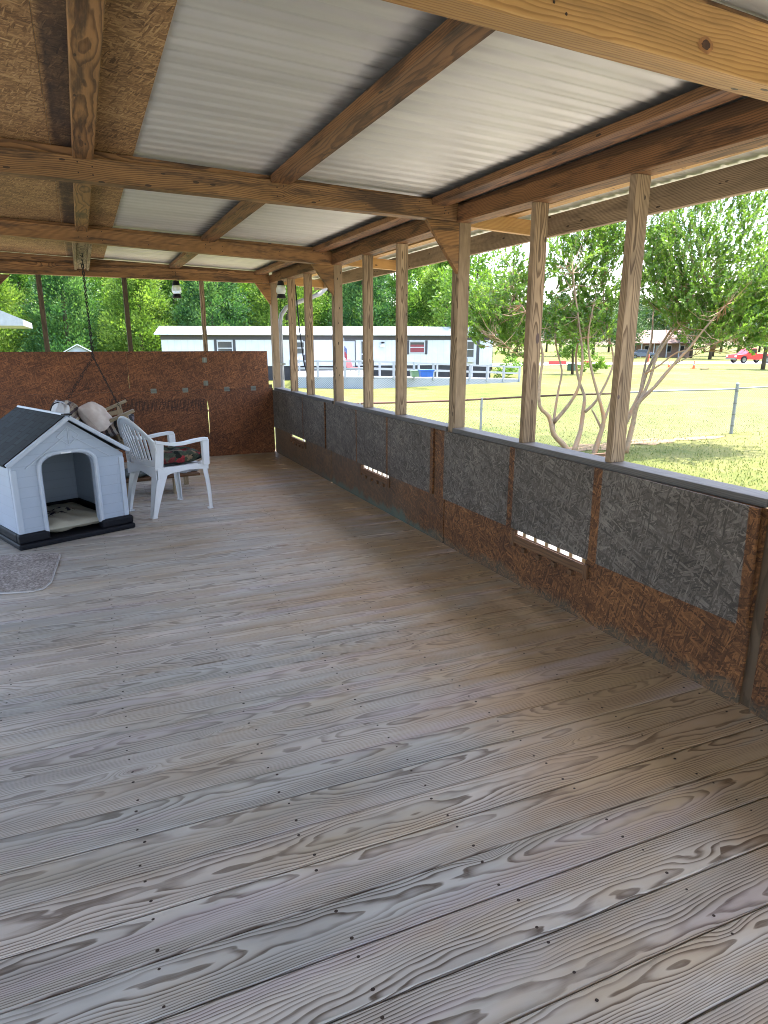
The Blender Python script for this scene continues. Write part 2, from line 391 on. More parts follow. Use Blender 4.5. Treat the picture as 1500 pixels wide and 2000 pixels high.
# ---- posts and studs of the right-hand screen wall
def plate_z(y):
    ys = (-2, 1.57, 4.10, 6.55, 9.0); zs = (2.23, 2.247, 2.292, 2.272, 2.285)
    return float(np.interp(y, ys, zs))
posts = [(1.57, 'dark square timber post cut off by the right edge of the photo', 'oldstud'),
         (4.10, 'square timber post with a corner gusset, beside the widest window opening of the porch', 'stud'),
         (6.55, 'square timber post with a corner gusset, second from the far corner', 'stud'),
         (9.00, 'square corner post where the brown far wall meets the screen wall', 'stud')]
for y, lab, mt in posts:
    b = MB(); b.box((2.425, y-.045, -.05), (2.514, y+.045, plate_z(y)+.02), axis=2)
    o = b.build('timber_post', [M[mt]], bevel=.004); tag(o, lab, 'post', 'square posts of the porch', 'thing')
studs = [(2.53, 'near wall stud with a small dark knot halfway up, before the right-leaning tree trunks'),
         (3.28, 'wall stud with a large oval knot near the middle, second from the near end'),
         (5.06, 'first stud beyond the gusseted middle post, in front of the blue tub'),
         (5.77, 'second stud beyond the gusseted middle post, in front of the trailer doorway'),
         (7.54, 'second stud from the far corner post, right of the black cable'),
         (8.20, 'stud next to the far corner post, beside the white downpipe')]
for i, (y, lab) in enumerate(studs):
    b = MB(); x0 = 2.428+random.uniform(-.004, .004); w = .042; off = (i*7.7+1.2, random.uniform(-.02, .02), .06)
    b.box((x0, y-w, .905), (x0+.092, y, plate_z(y)), axis=2, off=off)
    if i < 2:                                      # a raised knot on the lit face
        zk = 1.24 if i == 0 else 1.53; xk = x0+(.012 if i == 0 else .064); rx, rz = (.008, .012) if i == 0 else (.013, .032)
        n = 14; b.add([(xk+rx*math.cos(2*PI*q/n), y-w-.0012, zk+rz*math.sin(2*PI*q/n)) for q in range(n)], [tuple(range(n))], None, 1)
    o = b.build('wall_stud', [M['stud'], simple('knot_wood', (.09, .05, .04), .7, 0, .3, 60)], bevel=.003); tag(o, lab, 'stud', 'studs of the screen wall', 'thing')

# ---- sill boards
for y0, y1, lab in ((-1.2, 1.525, 'grey sill board beside the camera, cut by the right edge of the photo'), (1.615, 4.055, 'long grey sill board in the near bay, in front of the lawn'), (4.145, 6.505, 'grey sill board in the middle bay between two square posts'), (6.595, 8.955, 'grey sill board in the far bay next to the corner')):
    b = MB(); b.box((2.408, y0, .868), (2.535, y1, .905)); o = b.build('sill_board', M['sill'], bevel=.004); tag(o, lab, 'sill', 'sill boards of the screen wall', 'thing')
# ---- top plates (two planks on edge) and the boards above them
for y0, y1, lab in ((-1.6, 1.525, 'brown top plate overhead beside the camera'), (1.525, 4.10, 'brown top plate over the near bay of the screen wall'), (4.10, 6.55, 'brown top plate over the middle bay of the screen wall'), (6.55, 9.05, 'brown top plate over the far bay of the screen wall')):
    b = MB(); za, zb = plate_z(y0), plate_z(y1)
    b.beam((2.422, y0, za+.05), (2.422, y1, zb+.05), .042, .10); b.beam((2.492, y0, za+.022), (2.492, y1, zb+.022), .094, .042); zt = roofz(2.5)-.003; b.prism([(2.475, y0, za+.045), (2.475, y1, zb+.045), (2.475, y1, zt), (2.475, y0, zt)], (.05, 0, 0), 1)
    o = b.build('top_plate', [M['purlin'], M['darkwood']], bevel=.003); tag(o, lab, 'beam', 'top plates of the screen wall', 'thing')

# ---- knee gussets
for y, x0, zt, zb, lab in ((4.078, 2.17, 2.297, 1.965, 'triangular gusset on the middle square post, largest of its kind'), (6.528, 2.19, 2.272, 1.97, 'triangular gusset on the square post second from the corner'), (8.975, 2.215, 2.28, 2.0, 'triangular gusset in the far corner under the end beam')):
    b = MB(); b.prism([(x0, y-.02, zt), (2.424, y-.02, zt), (2.424, y-.02, zb)], (0, .04, 0)); o = b.build('knee_brace', M['beam'], bevel=.003); tag(o, lab, 'brace', 'triangular gussets under the beams', 'thing')
b = MB(); b.prism([(-.64, 8.955, 2.272), (-.95, 8.955, 2.272), (-.95, 8.955, 1.98)], (0, .04, 0)); tag(b.build('knee_brace', M['darkwood'], bevel=.003), 'dark triangular gusset under the end beam at the left edge of the photo', 'brace', 'triangular gussets under the beams', 'thing')

# ---- cross beams
def screws(b, pts, nrm_, m=1):
    n_ = nrm(nrm_); a = nrm(np.cross(n_, (0.3, .2, 1))); c = np.cross(n_, a)
    for p in pts:
        p = np.array(p, float); r = .0042; k = 7
        b.add([p+n_*.002+(a*math.cos(2*PI*q/k)+c*math.sin(2*PI*q/k))*r for q in range(k)], [tuple(range(k))], None, m)
def crossbeam(y, z_at0, slope, h, lab, mt, top=True, y_th=.09):
    r = empty('cross_beam', (0, y, 0), 0, lab, 'beam', 'cross beams of the porch roof'); r['kind'] = 'thing'
    b = MB(); x0, x1 = -3.6, 2.402
    b.beam((x0, y_th*.5, z_at0+slope*x0+h/2), (x1, y_th*.5, z_at0+slope*x1+h/2), y_th, h)
    rs = random.Random(int(y*100)); screws(b, [(xx, -.0005, z_at0+slope*xx+h*f) for xx in [2.33, 2.30, 1.2, 1.16, .16, .09]+[rs.uniform(-.6, 2.2) for _ in range(4)] for f in (rs.uniform(.2, .4), rs.uniform(.6, .85))], (0, -1, 0))
    if y < 2:                # the big dark knot with its paler halo
        d_ = RT @ cray((1378, 88)); q_ = CAM+d_*(1.5185/d_[1]); n_ = 18
        for rx, rz, mi, dy in ((.030, .020, 3, 0.0), (.017, .012, 2, -.0012)):
            b.add([(q_[0]+rx*math.cos(2*PI*k/n_)*(1+.12*math.sin(3*k)), q_[1]-y-.0008+dy, q_[2]+rz*math.sin(2*PI*k/n_)*(1+.1*math.cos(5*k))) for k in range(n_)], [tuple(range(n_))], None, mi)
    b.build('plank', [mt, M['nail'], simple('dark_knot', (.05, .02, .008), .6, 0, .4, 60), simple('knot_halo', (.24, .105, .032), .55, 0, .3, 40)], r, bevel=.005)
    if top:
        b = MB(); za = z_at0+slope*x0+h; zb = z_at0+slope*x1+h
        vs = [(x0, .03, za), (x1, .03, zb), (x1, .03, roofz(x1)-.0145), (x0, .03, roofz(x0)-.0145)]
        b.prism(vs, (0, .05, 0)); b.build('upper_plank', M['beam'], r, bevel=.003)
crossbeam(1.52, 2.294, -.020, .155, 'thick honey coloured beam with a big knot, crossing overhead nearest the camera', M['beamlight'])
crossbeam(4.05, 2.335, -.0153, .118, 'brown cross beam meeting the gusseted middle post, second from the camera', M['beam'])
crossbeam(6.50, 2.352, -.034, .12, 'brown cross beam with a butt joint, third from the camera', M['beam'])
crossbeam(8.93, 2.283, 0.0, .135, 'dark brown end beam above the far wall opening', M['beam'], y_th=.085)

# ---- purlins (flat battens under the roofing), three runs by three bays
runs = [(.12, .10, 'under the strand boards'), (1.185, .125, 'under the middle of the metal roofing'), (2.265, .125, 'next to the screen wall')]
bays = [(-3.0, 1.52, 'above the camera'), (1.61, 4.05, 'in the near bay'), (4.14, 6.50, 'in the middle bay'), (6.59, 8.93, 'in the far bay')]
for i, (x, w, where) in enumerate(runs):
    for j, (y0, y1, bay) in enumerate(bays):
        if i == 0 and j == 3: continue
        b = MB(); th = .042; z = roofz(x)-.016-th/2-(.012 if i == 0 else 0)
        b.beam((x, y0, z), (x, y1, z), w, th)
        o = b.build('purlin', M['beam'] if (i == 0) else M['purlin'], bevel=.004); tag(o, f'roof batten {bay}, {where}', 'batten', 'roof battens between the cross beams', 'thing')
b = MB(); b.beam((.118, 6.59, 2.415), (.118, 8.93, 2.405), .10, .09); b.beam((.052, 6.59, 2.42), (.052, 8.93, 2.412), .028, .13); b.beam((.184, 6.59, 2.42), (.184, 8.93, 2.412), .028, .13)
o = b.build('purlin', M['stud'], bevel=.003); tag(o, 'built-up roof batten with side boards that carries the swing chain', 'batten', 'roof battens between the cross beams', 'thing')

# ---- strand board ceiling panels
for j, (y0, y1, bay) in enumerate(bays):
    for x0, x1, wh in ((-3.6, -.0295, 'wide'), (-.028, .372, 'narrow dark stained')):
        b = MB(); b.prism([(x0, y0-.03, roofz(x0)-.012), (x1, y0-.03, roofz(x1)-.012), (x1, y1+.03, roofz(x1)-.012), (x0, y1+.03, roofz(x0)-.012)], (0, 0, .011), off=(random.uniform(0, 9), random.uniform(0, 9), 0))
        o = b.build('ceiling_panel', M['osb_ceil']); tag(o, f'{wh} tan strand board ceiling panel {bay}', 'ceiling panel', 'strand boards under the roof', 'thing')
b = MB()
for (x, y, l) in ((-.52, 5.22, .13),): b.box((x, y, roofz(x)-.0145), (x+l, y+.02, roofz(x)-.0135))
# ---- corrugated roof sheets
def roof_sheet(y0, w, lab):
    b = MB(); pit = .1095; n = int(round(w/pit*10)); vs = []; xs = (-3.7, -1.5, .4, 1.2, 2.3, 3.28)
    for x in xs:
        for i in range(n+2):
            yy = i*pit/10; cq = .5+.5*math.cos(2*PI*yy/pit); vs.append((x, yy, roofz(x)+.008*cq**5+.0012*math.sin(4*PI*yy/pit+1)*(1-cq)+(-.005 if i > n-1 else 0)+.0025*math.sin(yy*3.1+x*.7+y0)+random.uniform(-.0006, .0006)))
    m = n+2; fs = []
    for a in range(len(xs)-1):
        for i in range(m-1): fs.append((a*m+i, a*m+i+1, (a+1)*m+i+1, (a+1)*m+i))
    b.add(vs, fs); o = b.build('roof_sheet', M['roof'], smooth=True, loc=(0, y0, 0))
    tag(o, lab, 'roof sheet', 'corrugated metal roof sheets', 'thing'); return o
W_ = .9855
labs = {-1: 'corrugated metal roof sheet over the near beam, at the top right corner of the photo', 0: 'corrugated metal roof sheet just beyond the near beam', 1: 'corrugated metal roof sheet in the middle of the near bay', 2: 'corrugated metal roof sheet over the second cross beam',
        3: 'corrugated metal roof sheet in the middle of the second bay', 4: 'corrugated metal roof sheet ending over the third cross beam', 5: 'corrugated metal roof sheet just beyond the third cross beam', 6: 'corrugated metal roof sheet in the middle of the far bay', 7: 'corrugated metal roof sheet over the end beam'}
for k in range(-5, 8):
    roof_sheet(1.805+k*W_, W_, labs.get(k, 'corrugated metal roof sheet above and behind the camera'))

# ---- eave: fascia, inner batten, rafter tails
b = MB(); b.beam((3.21, -4.0, 2.325), (3.21, 9.4, 2.325), .042, .145); tag(b.build('fascia_board', M['stud'], bevel=.004), 'long grey fascia board along the eave outside the screen wall', 'fascia board', None, 'thing')
b = MB(); b.beam((2.88, -4.0, 2.385), (2.88, 9.4, 2.385), .09, .042); tag(b.build('eave_batten', M['beamlight'], bevel=.003), 'batten under the roof edge between top plate and fascia', 'batten', None, 'thing')
for y, lab in ((1.60, 'rafter tail at the eave by the near post'), (4.13, 'rafter tail at the eave beside the middle gusseted post'), (6.58, 'rafter tail at the eave by the square post second from the corner'), (9.0, 'rafter tail at the eave at the far corner')):
    b = MB(); b.beam((2.54, y, 2.33), (3.19, y, 2.305), .042, .10); tag(b.build('rafter_tail', M['beamlight'], bevel=.003), lab, 'rafter tail', 'rafter tails at the eave', 'thing')

# ---- right wall: lower boards with slots and folded-down flaps
def lower_board(y0, y1, slot, lab, zt=.868):
    r = empty('wall_board', (2.40, y0, 0), 0, lab, 'wall board', 'lower strand boards of the screen wall'); r['kind'] = 'thing'
    b = MB(); L = y1-y0; o = (random.uniform(0, 20), random.uniform(0, 20), 0)
    def rect(a, c, z0, z1, m=0):
        vs = [(x, yy, z) for x in (0, .012) for (yy, z) in ((a, z0), (c, z0), (c, z1), (a, z1))]
        ws = [(v[1]+o[0], v[2]+o[1], v[0]) for v in vs]
        b.add(vs, [(0, 1, 2, 3), (7, 6, 5, 4), (0, 4, 5, 1), (3, 2, 6, 7), (0, 3, 7, 4), (1, 5, 6, 2)], ws, m)
    if slot:
        a, c = slot[0]-y0, slot[1]-y0; z0, z1 = .326, .40
        rect(0, L, .0005, z0); rect(0, a, z0, z1); rect(c, L, z0, z1); rect(0, L, z1, zt)
    else: rect(0, L, .0005, zt)
    b.build('panel', M['osb_wall'], r)
    if slot:
        b = MB(); b.box((-.014, a-.03, .272), (-.001, c+.03, .324)); b.box((-.016, a-.032, .25), (-.002, a-.002, .33)); b.box((-.016, c+.002, .25), (-.002, c+.034, .35))
        for q in np.linspace(a+.1, c-.1, 4): b.box((-.018, q-.015, .235), (-.0015, q+.015, .262))
        b.build('slot_trim', M['darkwood'], r)
lower_board(-1.1, 1.545, None, 'lower brown strand board right of the dark near post, barely in the photo')
lower_board(1.60, 4.125, (2.58, 3.215), 'lower strand board of the near bay, reddest and largest, with a bright slot')
lower_board(4.14, 6.615, (5.13, 5.74), 'lower strand board of the middle bay with teal paint smears along the floor')
lower_board(6.63, 8.925, (7.55, 8.13), 'lower strand board of the far bay next to the brown end wall')
def flap(y0, y1, strips, lab, lean=0.0, z0=.362, z1=.874):
    r = empty('hinged_flap', (2.384, y0, 0), 0, lab, 'hinged flap', 'strand board flaps folded down on the screen wall'); r['kind'] = 'thing'
    b = MB(); L = y1-y0; o = (random.uniform(0, 20), random.uniform(0, 20), 0)
    ys = {0.0: 0, L: 0}; 
    def msk(y): return max([1.0 if a-y0 <= y <= c-y0 else 0.0 for a, c in strips]+[0.0])
    brk = sorted(set([0.0, L]+[q for a, c in strips for q in (a-y0-.012, a-y0+.004, c-y0-.004, c-y0+.012) if 0 < q < L]))
    vs = []; ws = []; ks = []
    for yy in brk:
        for z in (z0, z1):
            for x in (0, .013):
                xx = x-lean*max(0, 1-yy/1.1)*(z-z0)/(z1-z0); vs.append((xx, yy, z)); ws.append((yy+o[0], z+o[1], x)); ks.append(msk(yy))
    fs = []
    for i in range(len(brk)-1):
        a = i*4; c = a+4; fs += [(a, c, c+2, a+2), (a+1, a+3, c+3, c+1), (a+2, c+2, c+3, a+3), (a, a+1, c+1, c)]
    fs += [(0, 2, 3, 1), (len(vs)-4, len(vs)-3, len(vs)-1, len(vs)-2)]
    b.add(vs, fs, ws, 0, ks); b.build('panel', M['osb_flap'], r)
    b = MB()
    for q in (.22, .5, .78): b.box((-.005, q*L-.04, z1-.018), (-.0005, q*L+.04, z1-.002))
    return r
flap(-1.0, 1.50, [(1.46, 1.52), (.6, .64)], 'sliver of grey weathered flap at the right edge, beyond the dark near post')
flap(1.605, 4.17, [(1.55, 1.645), (2.49, 2.545), (3.255, 3.30), (4.13, 4.3)], 'largest grey weathered flap, leaning out at its brown end', .028)
flap(4.295, 6.735, [(4.2, 4.335), (5.125, 5.155), (5.845, 5.865)], 'grey weathered flap in the middle bay between two square posts')
flap(6.775, 8.99, [(6.7, 6.79), (7.57, 7.59)], 'bluish grey weathered flap in the far bay next to the corner')
M['palepicket'] = simple('pale_picket_paint', (.62, .58, .52), .7, 0, .3, 20)
# the outer railing seen through the slots
r = empty('picket_railing', (2.75, 0, 0), 0, 'outer deck railing whose pickets show through the slots of the screen wall', 'railing')
b = MB(); b.box((0, -1, .70), (.04, 9.0, .78)); b.build('top_rail', M['stud'], r, bevel=.003)
b = MB(); b.box((0, -1, -.20), (.04, 9.0, -.12)); b.build('bottom_rail', M['stud'], r, bevel=.003)
k = 0; y = 1.0
pk = MB(); pk.box((.043, 0, -.25), (.065, .034, .8)); p0 = pk.build('picket', M['palepicket'], r)
while y < 8.9:
    o = p0 if k == 0 else p0.copy()
    if k: C.objects.link(o); o.parent = r
    o.location = (0, y, 0); y += .125; k += 1

# ---- far wall
def far_board(poly, lab, grp, name='wall_board', hinges=(), cat='wall board', stamp=None):
    r = empty(name, (0, 8.93, 0), 0, lab, cat, grp); r['kind'] = 'thing'
    b = MB(); o = (random.uniform(0, 20), random.uniform(0, 20), 0)
    n = len(poly); vs = [(x, 0, z) for x, z in poly]+[(x, .012, z) for x, z in poly]; ws = [(v[0]+o[0], v[2]+o[1], v[1]) for v in vs]
    b.add(vs, [tuple(range(n)), tuple(range(n, 2*n))[::-1]]+[((i+1) % n, i, i+n, (i+1) % n+n) for i in range(n)], ws); b.build('panel', M['osb_far'], r)
    for x, z, vert in hinges:
        b = MB()
        if vert: b.box((x-.03, -.004, z-.032), (x-.004, -.0005, z+.032)); b.box((x+.004, -.004, z-.032), (x+.03, -.0005, z+.032)); b.tube([(x, -.005, z-.033), (x, -.005, z+.033)], .005, 8)
        else: b.box((x-.036, -.004, z+.004), (x+.036, -.0005, z+.03)); b.box((x-.036, -.004, z-.03), (x+.036, -.0005, z-.004)); b.tube([(x-.037, -.005, z), (x+.037, -.005, z)], .005, 8)
        b.build('hinge', M['steel'], r)
    if stamp: stamp(r)
    return r
def mill_stamp(r):
    "illegible row of printed mill stamp strokes"
    b = MB(); rr = random.Random(5); x = .27
    while x < 1.44:
        zt = .825-.155*(x-.5)/.95*.25; hgt = .15 if rr.random() < .8 else .10; zt -= rr.uniform(0, .02); k = rr.random()
        def bar(xa, xb, za, zb):
            b.add([(xa, -.0012, za), (xb, -.0012, za), (xb, -.0012, zb), (xa, -.0012, zb)], [(0, 1, 2, 3)])
        bar(x, x+.0065, zt-hgt, zt)
        if k < .45:
            for q in rr.sample((0.0, .25, .5, .75, .95), 3): bar(x+.007, x+.028, zt-hgt+q*hgt, zt-hgt+q*hgt+.008)
            x += .034
        else: x += rr.choice((.013, .016, .02))
    b.build('mill_stamp', M['ink'], r)
g1 = 'strand boards of the far wall'
far_board([(-1.8, .002), (1.4853, .002), (1.4853, .26), (1.482, .45), (1.480, .62), (1.483, .74), (1.4853, .76), (1.4853, .9035), (-1.8, .9035)], 'long lower board of the far wall with a faded printed stamp, behind the white chair', g1, stamp=mill_stamp)
far_board([(1.4857, .002), (2.385, .002), (2.39, .9035), (1.4857, .9035), (1.4857, .76), (1.495, .64), (1.488, .35), (1.4857, .26)], 'lower board of the far wall in the corner, beside the bright slit', g1)
far_board([(-1.8, .905), (.522, .905), (.522, 1.404), (-1.8, 1.404)], 'upper flap of the far wall behind the swing chain', g1, 'hinged_flap', (), 'hinged flap')
far_board([(.5235, .907), (1.4855, .907), (1.4855, 1.404), (.5235, 1.404)], 'upper flap of the far wall in the middle, held by two hinges', g1, 'hinged_flap', ((.81, .905, 0), (1.208, .905, 0), (1.482, 1.29, 1), (1.479, .99, 1)), 'hinged flap')
far_board([(1.4862, .907), (2.335, .907), (2.33, 1.402), (1.4862, 1.404)], 'upper flap of the far wall next to the corner post', g1, 'hinged_flap', ((1.752, .905, 0), (2.116, .905, 0)), 'hinged flap')
b = MB(); b.box((-1.8, 8.944, .85), (2.385, 8.954, .95)); tag(b.build('gap_backing', M['oldstud']), 'dark backing strip added behind the hinge line of the far wall', 'rail', None, 'thing')  # added backing that keeps daylight out of the hinge gap
b = MB(); b.box((-1.8, 8.965, .02), (2.4, 9.01, .10)); tag(b.build('base_rail', M['oldstud']), 'dark timber rail at the foot of the far wall, behind the boards', 'rail', None, 'thing')
for x, lab, mt in ((-.385, 'thin dark batten in the far opening, leftmost of three', 'oldstud'), (.556, 'thin dark batten in the far opening, above the seam near the swing chain', 'oldstud'), (1.488, 'thin pale batten in the far opening, beside the hanging lantern', 'stud')):
    b = MB(); b.box((x, 8.955, .97 if x < 1 else 1.33), (x+.055, 8.998, 2.285), axis=2); tag(b.build('window_batten', M[mt], bevel=.003), lab, 'batten', 'thin battens of the far opening', 'thing')
b = MB(); b.box((-.97, 8.955, -.05), (-.88, 9.04, 2.28), axis=2); tag(b.build('timber_post', M['oldstud'], bevel=.004), 'square post of the far wall just beyond the left edge of the photo', 'post', 'square posts of the porch', 'thing')
# left side of the roof rests on posts out of view
for y in (-2.0, 4.1, 9.0):
    b = MB(); b.box((-3.6, y-.045, -.05), (-3.51, y+.045, 2.36), axis=2); tag(b.build('timber_post', M['stud'], bevel=.004), 'square post on the open left side of the porch, out of the photo', 'post', 'square posts of the porch', 'thing')

# ================================================================== things on the porch
def frame(o, loc, ang):
    o.location = loc; o.rotation_euler = (0, 0, ang)
# ---- dog house -------------------------------------------------------------
def siding(name, col):
    t = NT(name); p = t.obj(); x, y, z = t.sep(p)
    row = t.math('FRACT', t.math('MULTIPLY', z, 1/.078)); line = t.math('GREATER_THAN', row, .93)
    rid = t.math('FLOOR', t.math('MULTIPLY', z, 1/.078))
    off = t.math('MULTIPLY', t.math('SINE', t.math('MULTIPLY', rid, 12.9)), .21)
    st = t.math('GREATER_THAN', t.math('FRACT', t.math('ADD', t.math('MULTIPLY', t.math('ADD', x, y), 2.2), off)), .993)
    g = t.math('MAXIMUM', line, st); n = t.noise(p, 5, 4, .6)
    c = t.ramp(n, [(.3, tuple(v*.93 for v in col)), (.7, col)])
    c = t.mix(t.math('MULTIPLY', g, .2), c, tuple(v*.55 for v in col))
    t.set(Base_Color=c, Roughness=.42); t.bump(t.math('MULTIPLY', g, -1.0), .5, .003); return t.mat
def shingle(name, col):
    t = NT(name); p = t.attr('wco'); x, y, z = t.sep(p)
    br = t.node('ShaderNodeTexBrick', {'Vector': t.comb(x, y, 0.0), 'Scale': 1.0, 'Mortar Size': .006, 'Brick Width': .13, 'Row Height': .085, 'Color1': tuple(col)+(1,), 'Color2': tuple(v*2.4 for v in col)+(1,), 'Mortar': tuple(v*.35 for v in col)+(1,)})
    t.set(Base_Color=br.outputs[0], Roughness=.7, Specular_IOR_Level=.2); t.bump(br.outputs['Fac'], -.4, .004); return t.mat
M['kennelwall'] = siding('pale_plastic_siding', (.35, .40, .485)); M['kenneldark'] = simple('navy_black_plastic', (.005, .0055, .009), .6, 0, .15, 6, .22)
M['kennelroof'] = shingle('slate_plastic_shingles', (.007, .010, .0115)); M['kenneltrim'] = simple('pale_trim_plastic', (.40, .445, .52), .4, 0, .03)
def build_kennel():
    r = empty('dog_house', (-.557, 5.287, 0), math.atan2(.332, .806), 'pale plastic dog house with dark shingle roof and arched door', 'dog house')
    W, D = .872, 1.0; x0, x1 = .012, W-.02; eave = .635; pk = .93; xm = .445; dx0, dx1 = .222, .612; dz0, dsp, dtop = .085, .60, .685
    # base tray, with a lowered lip in the doorway
    b = MB()
    b.prism([(-.012, -.012, 0), (W+.012, -.03, 0), (W+.012, D+.01, 0), (-.012, D+.01, 0)], (0, 0, .045))
    b.box((-.004, -.002, .0455), (dx0-.004, .06, .118)); b.box((dx1+.004, -.018, .0455), (W+.004, .06, .112)); b.box((-.004, .0605, .0455), (.05, D, .115)); b.box((W-.05, .0605, .0455), (W+.004, D, .112)); b.box((.0505, D-.05, .0455), (W-.0505, D, .112))
    b.build('base', M['kenneldark'], r, bevel=.014, seg=3)
    # front wall with arched opening, extruded 45 mm
    arch = [(dx0, .095)]
    nA = 14; cxa = (dx0+dx1)/2; rx = (dx1-dx0)/2
    for i in range(nA+1):
        a = PI-PI*i/nA; arch.append((cxa+rx*math.copysign(abs(math.cos(a))**.75, math.cos(a)), dsp-.03+(dtop-dsp+.03)*math.sin(a)**.8))
    arch.append((dx1, .095))
    outer = [(x0, .112), (x0+.004, eave), (xm, pk), (x1+.004, eave), (x1, .108)]
    bm = bmesh.new()
    loop = outer+arch[::-1]
    f = [bm.verts.new((p[0], .022+.03*0, p[1])) for p in loop]; face = bm.faces.new(f)
    ret = bmesh.ops.extrude_face_region(bm, geom=[face]); vs = [e for e in ret['geom'] if isinstance(e, bmesh.types.BMVert)]
    bmesh.ops.translate(bm, verts=vs, vec=(0, .05, 0)); bmesh.ops.recalc_face_normals(bm, faces=bm.faces); bmesh.ops.triangulate(bm, faces=[q for q in bm.faces if len(q.verts) > 4])
    me = bpy.data.meshes.new('front_wall'); bm.to_mesh(me); bm.free(); me.materials.append(M['kennelwall'])
    o = bpy.data.objects.new('front_wall', me); C.objects.link(o); o.parent = r
    # raised moulding round the opening and at the corners
    b = MB(); pts = [(p[0]+(-.018 if p[0] < cxa else .018)*(1 if abs(p[0]-cxa) > .02 else 0), .016, p[1]+(.016 if p[1] > dsp-.02 else 0)) for p in arch]
    b.tube(pts, .0165, 10)
    b.box((x0-.006, .012, .118), (x0+.035, .04, eave-.03)); b.box((x1-.035, .012, .112), (x1+.006, .04, eave-.03))
    b.build('door_moulding', M['kenneltrim'], r, bevel=.006)
    b = MB(); b.box((cxa-.05, -.002, dtop+.002), (cxa+.03, .03, dtop+.014)); b.build('door_clip', M['whiteplastic'], r, bevel=.003)
    # side and back walls
    for nm, lo, hi in (('side_wall', (x0, .075, .112), (x0+.03, D-.02, eave+.02)), ('side_wall', (x1-.03, .075, .112), (x1, D-.02, eave+.02)), ('back_wall', (x0+.031, D-.05, .112), (x1-.031, D-.02, eave+.1))):
        b = MB(); b.box(lo, hi); b.build(nm, M['kennelwall'], r, bevel=.004)
    # roof slopes
    for sx, xe in ((-1, x0-.035), (1, x1+.04)):
        s = (pk-eave)/(xm-x0); ze = pk+.018-abs(xe-xm)*s
        b = MB(); A = [(xe, -.005, ze), (xm, -.005, pk+.018), (xm, D+.03, pk+.018), (xe, D+.03, ze)]
        nn = nrm((-s*sx*-1*-1, 0, 1)) if False else nrm(np.cross(np.array(A[1])-A[0], np.array(A[3])-A[0])); nn = nn if nn[2] > 0 else -nn
        b.prism(A, nn*.03, off=(0, 0, 0)); b.build('roof_slope', M['kennelroof'], r, bevel=.004)
        b = MB(); p0 = np.array((xe, -.022, ze+.012)); p1 = np.array((xm, -.022, pk+.030)); b.beam(p0, p1, .04, .03, up=nn); b.build('roof_trim', M['kenneltrim'], r, bevel=.006)
    b = MB(); b.tube([(xm, -.01, pk+.042), (xm, D+.03, pk+.042)], .013, 8); b.build('ridge_cap', M['kenneltrim'], r)
    b = MB(); b.box((xm-.03, -.03, pk+.045), (xm+.03, .03, pk+.056)); b.build('roof_clip', M['black'], r, bevel=.003)
    # diamond vent in the gable: frame and slats
    b = MB(); c = (xm, .020, .815); q = .072
    dm = [(c[0]-q*1.15, c[1], c[2]), (c[0], c[1], c[2]+q), (c[0]+q*1.15, c[1], c[2]), (c[0], c[1], c[2]-q)]
    for i in range(4): b.beam(dm[i], dm[(i+1) % 4], .007, .007)
    for k in (-.042, -.022, 0, .022, .042): b.beam((c[0]-(q-abs(k))*1.05, c[1]+.0065, c[2]+k), (c[0]+(q-abs(k))*1.05, c[1]+.0065, c[2]+k), .004, .006)
    b.beam((c[0], c[1], c[2]-q+.01), (c[0], c[1], c[2]+q-.01), .006, .006)
    b.build('gable_vent', M['kenneltrim'], r)
    # panel recess lines beside the gable
    b = MB()
    for sx, xe in ((-1, x0+.10), (1, x1-.10)):
        s = (pk-eave)/(xm-x0); p0 = (xe, .018, pk-.10-abs(xe-xm)*s); p1 = (xm+sx*.03, .018, pk-.10-.03*s); b.beam(p0, p1, .006, .007)
    b.build('gable_bead', M['kenneltrim'], r)
    return r
ken = build_kennel()

def puff(name, w, d, h, mat, parent=None, tufts=(), nx=36, ny=30, lump=.0, seed=0, pw=3.2):
    "soft cushion: rounded box with optional tuft dimples, centred at the origin"
    rr = np.random.default_rng(seed); ph = rr.uniform(0, 6, 6); vs = []; ws = []
    for sgn in (1, -1):
        for j in range(ny+1):
            for i in range(nx+1):
                u = -1+2*i/nx; v = -1+2*j/ny
                e = max(0, 1-abs(u)**pw)**(1/2.2)*max(0, 1-abs(v)**pw)**(1/2.2)
                zz = h/2*e
                for tu, tv in tufts: zz *= 1-.62*math.exp(-(((u-tu)*w/2)**2+((v-tv)*d/2)**2)/.0022)
                zz += lump*e*(math.sin(u*5+ph[0])*math.sin(v*4+ph[1])+.6*math.sin(u*11+v*7+ph[2]))
                kx = 1-.05*(1-e)*abs(v)**4; vs.append((u*w/2*(1-.04*v*v), v*d/2*(1-.04*u*u), sgn*zz)); ws.append((u*w/2, v*d/2, sgn*zz))
    n = (nx+1)*(ny+1); fs = []
    for s in range(2):
        for j in range(ny):
            for i in range(nx):
                a = s*n+j*(nx+1)+i; q = (a, a+1, a+nx+2, a+nx+1); fs.append(q if s == 0 else q[::-1])
    b = MB(); b.add(vs, fs, ws); return b.build(name, mat, parent, smooth=True)
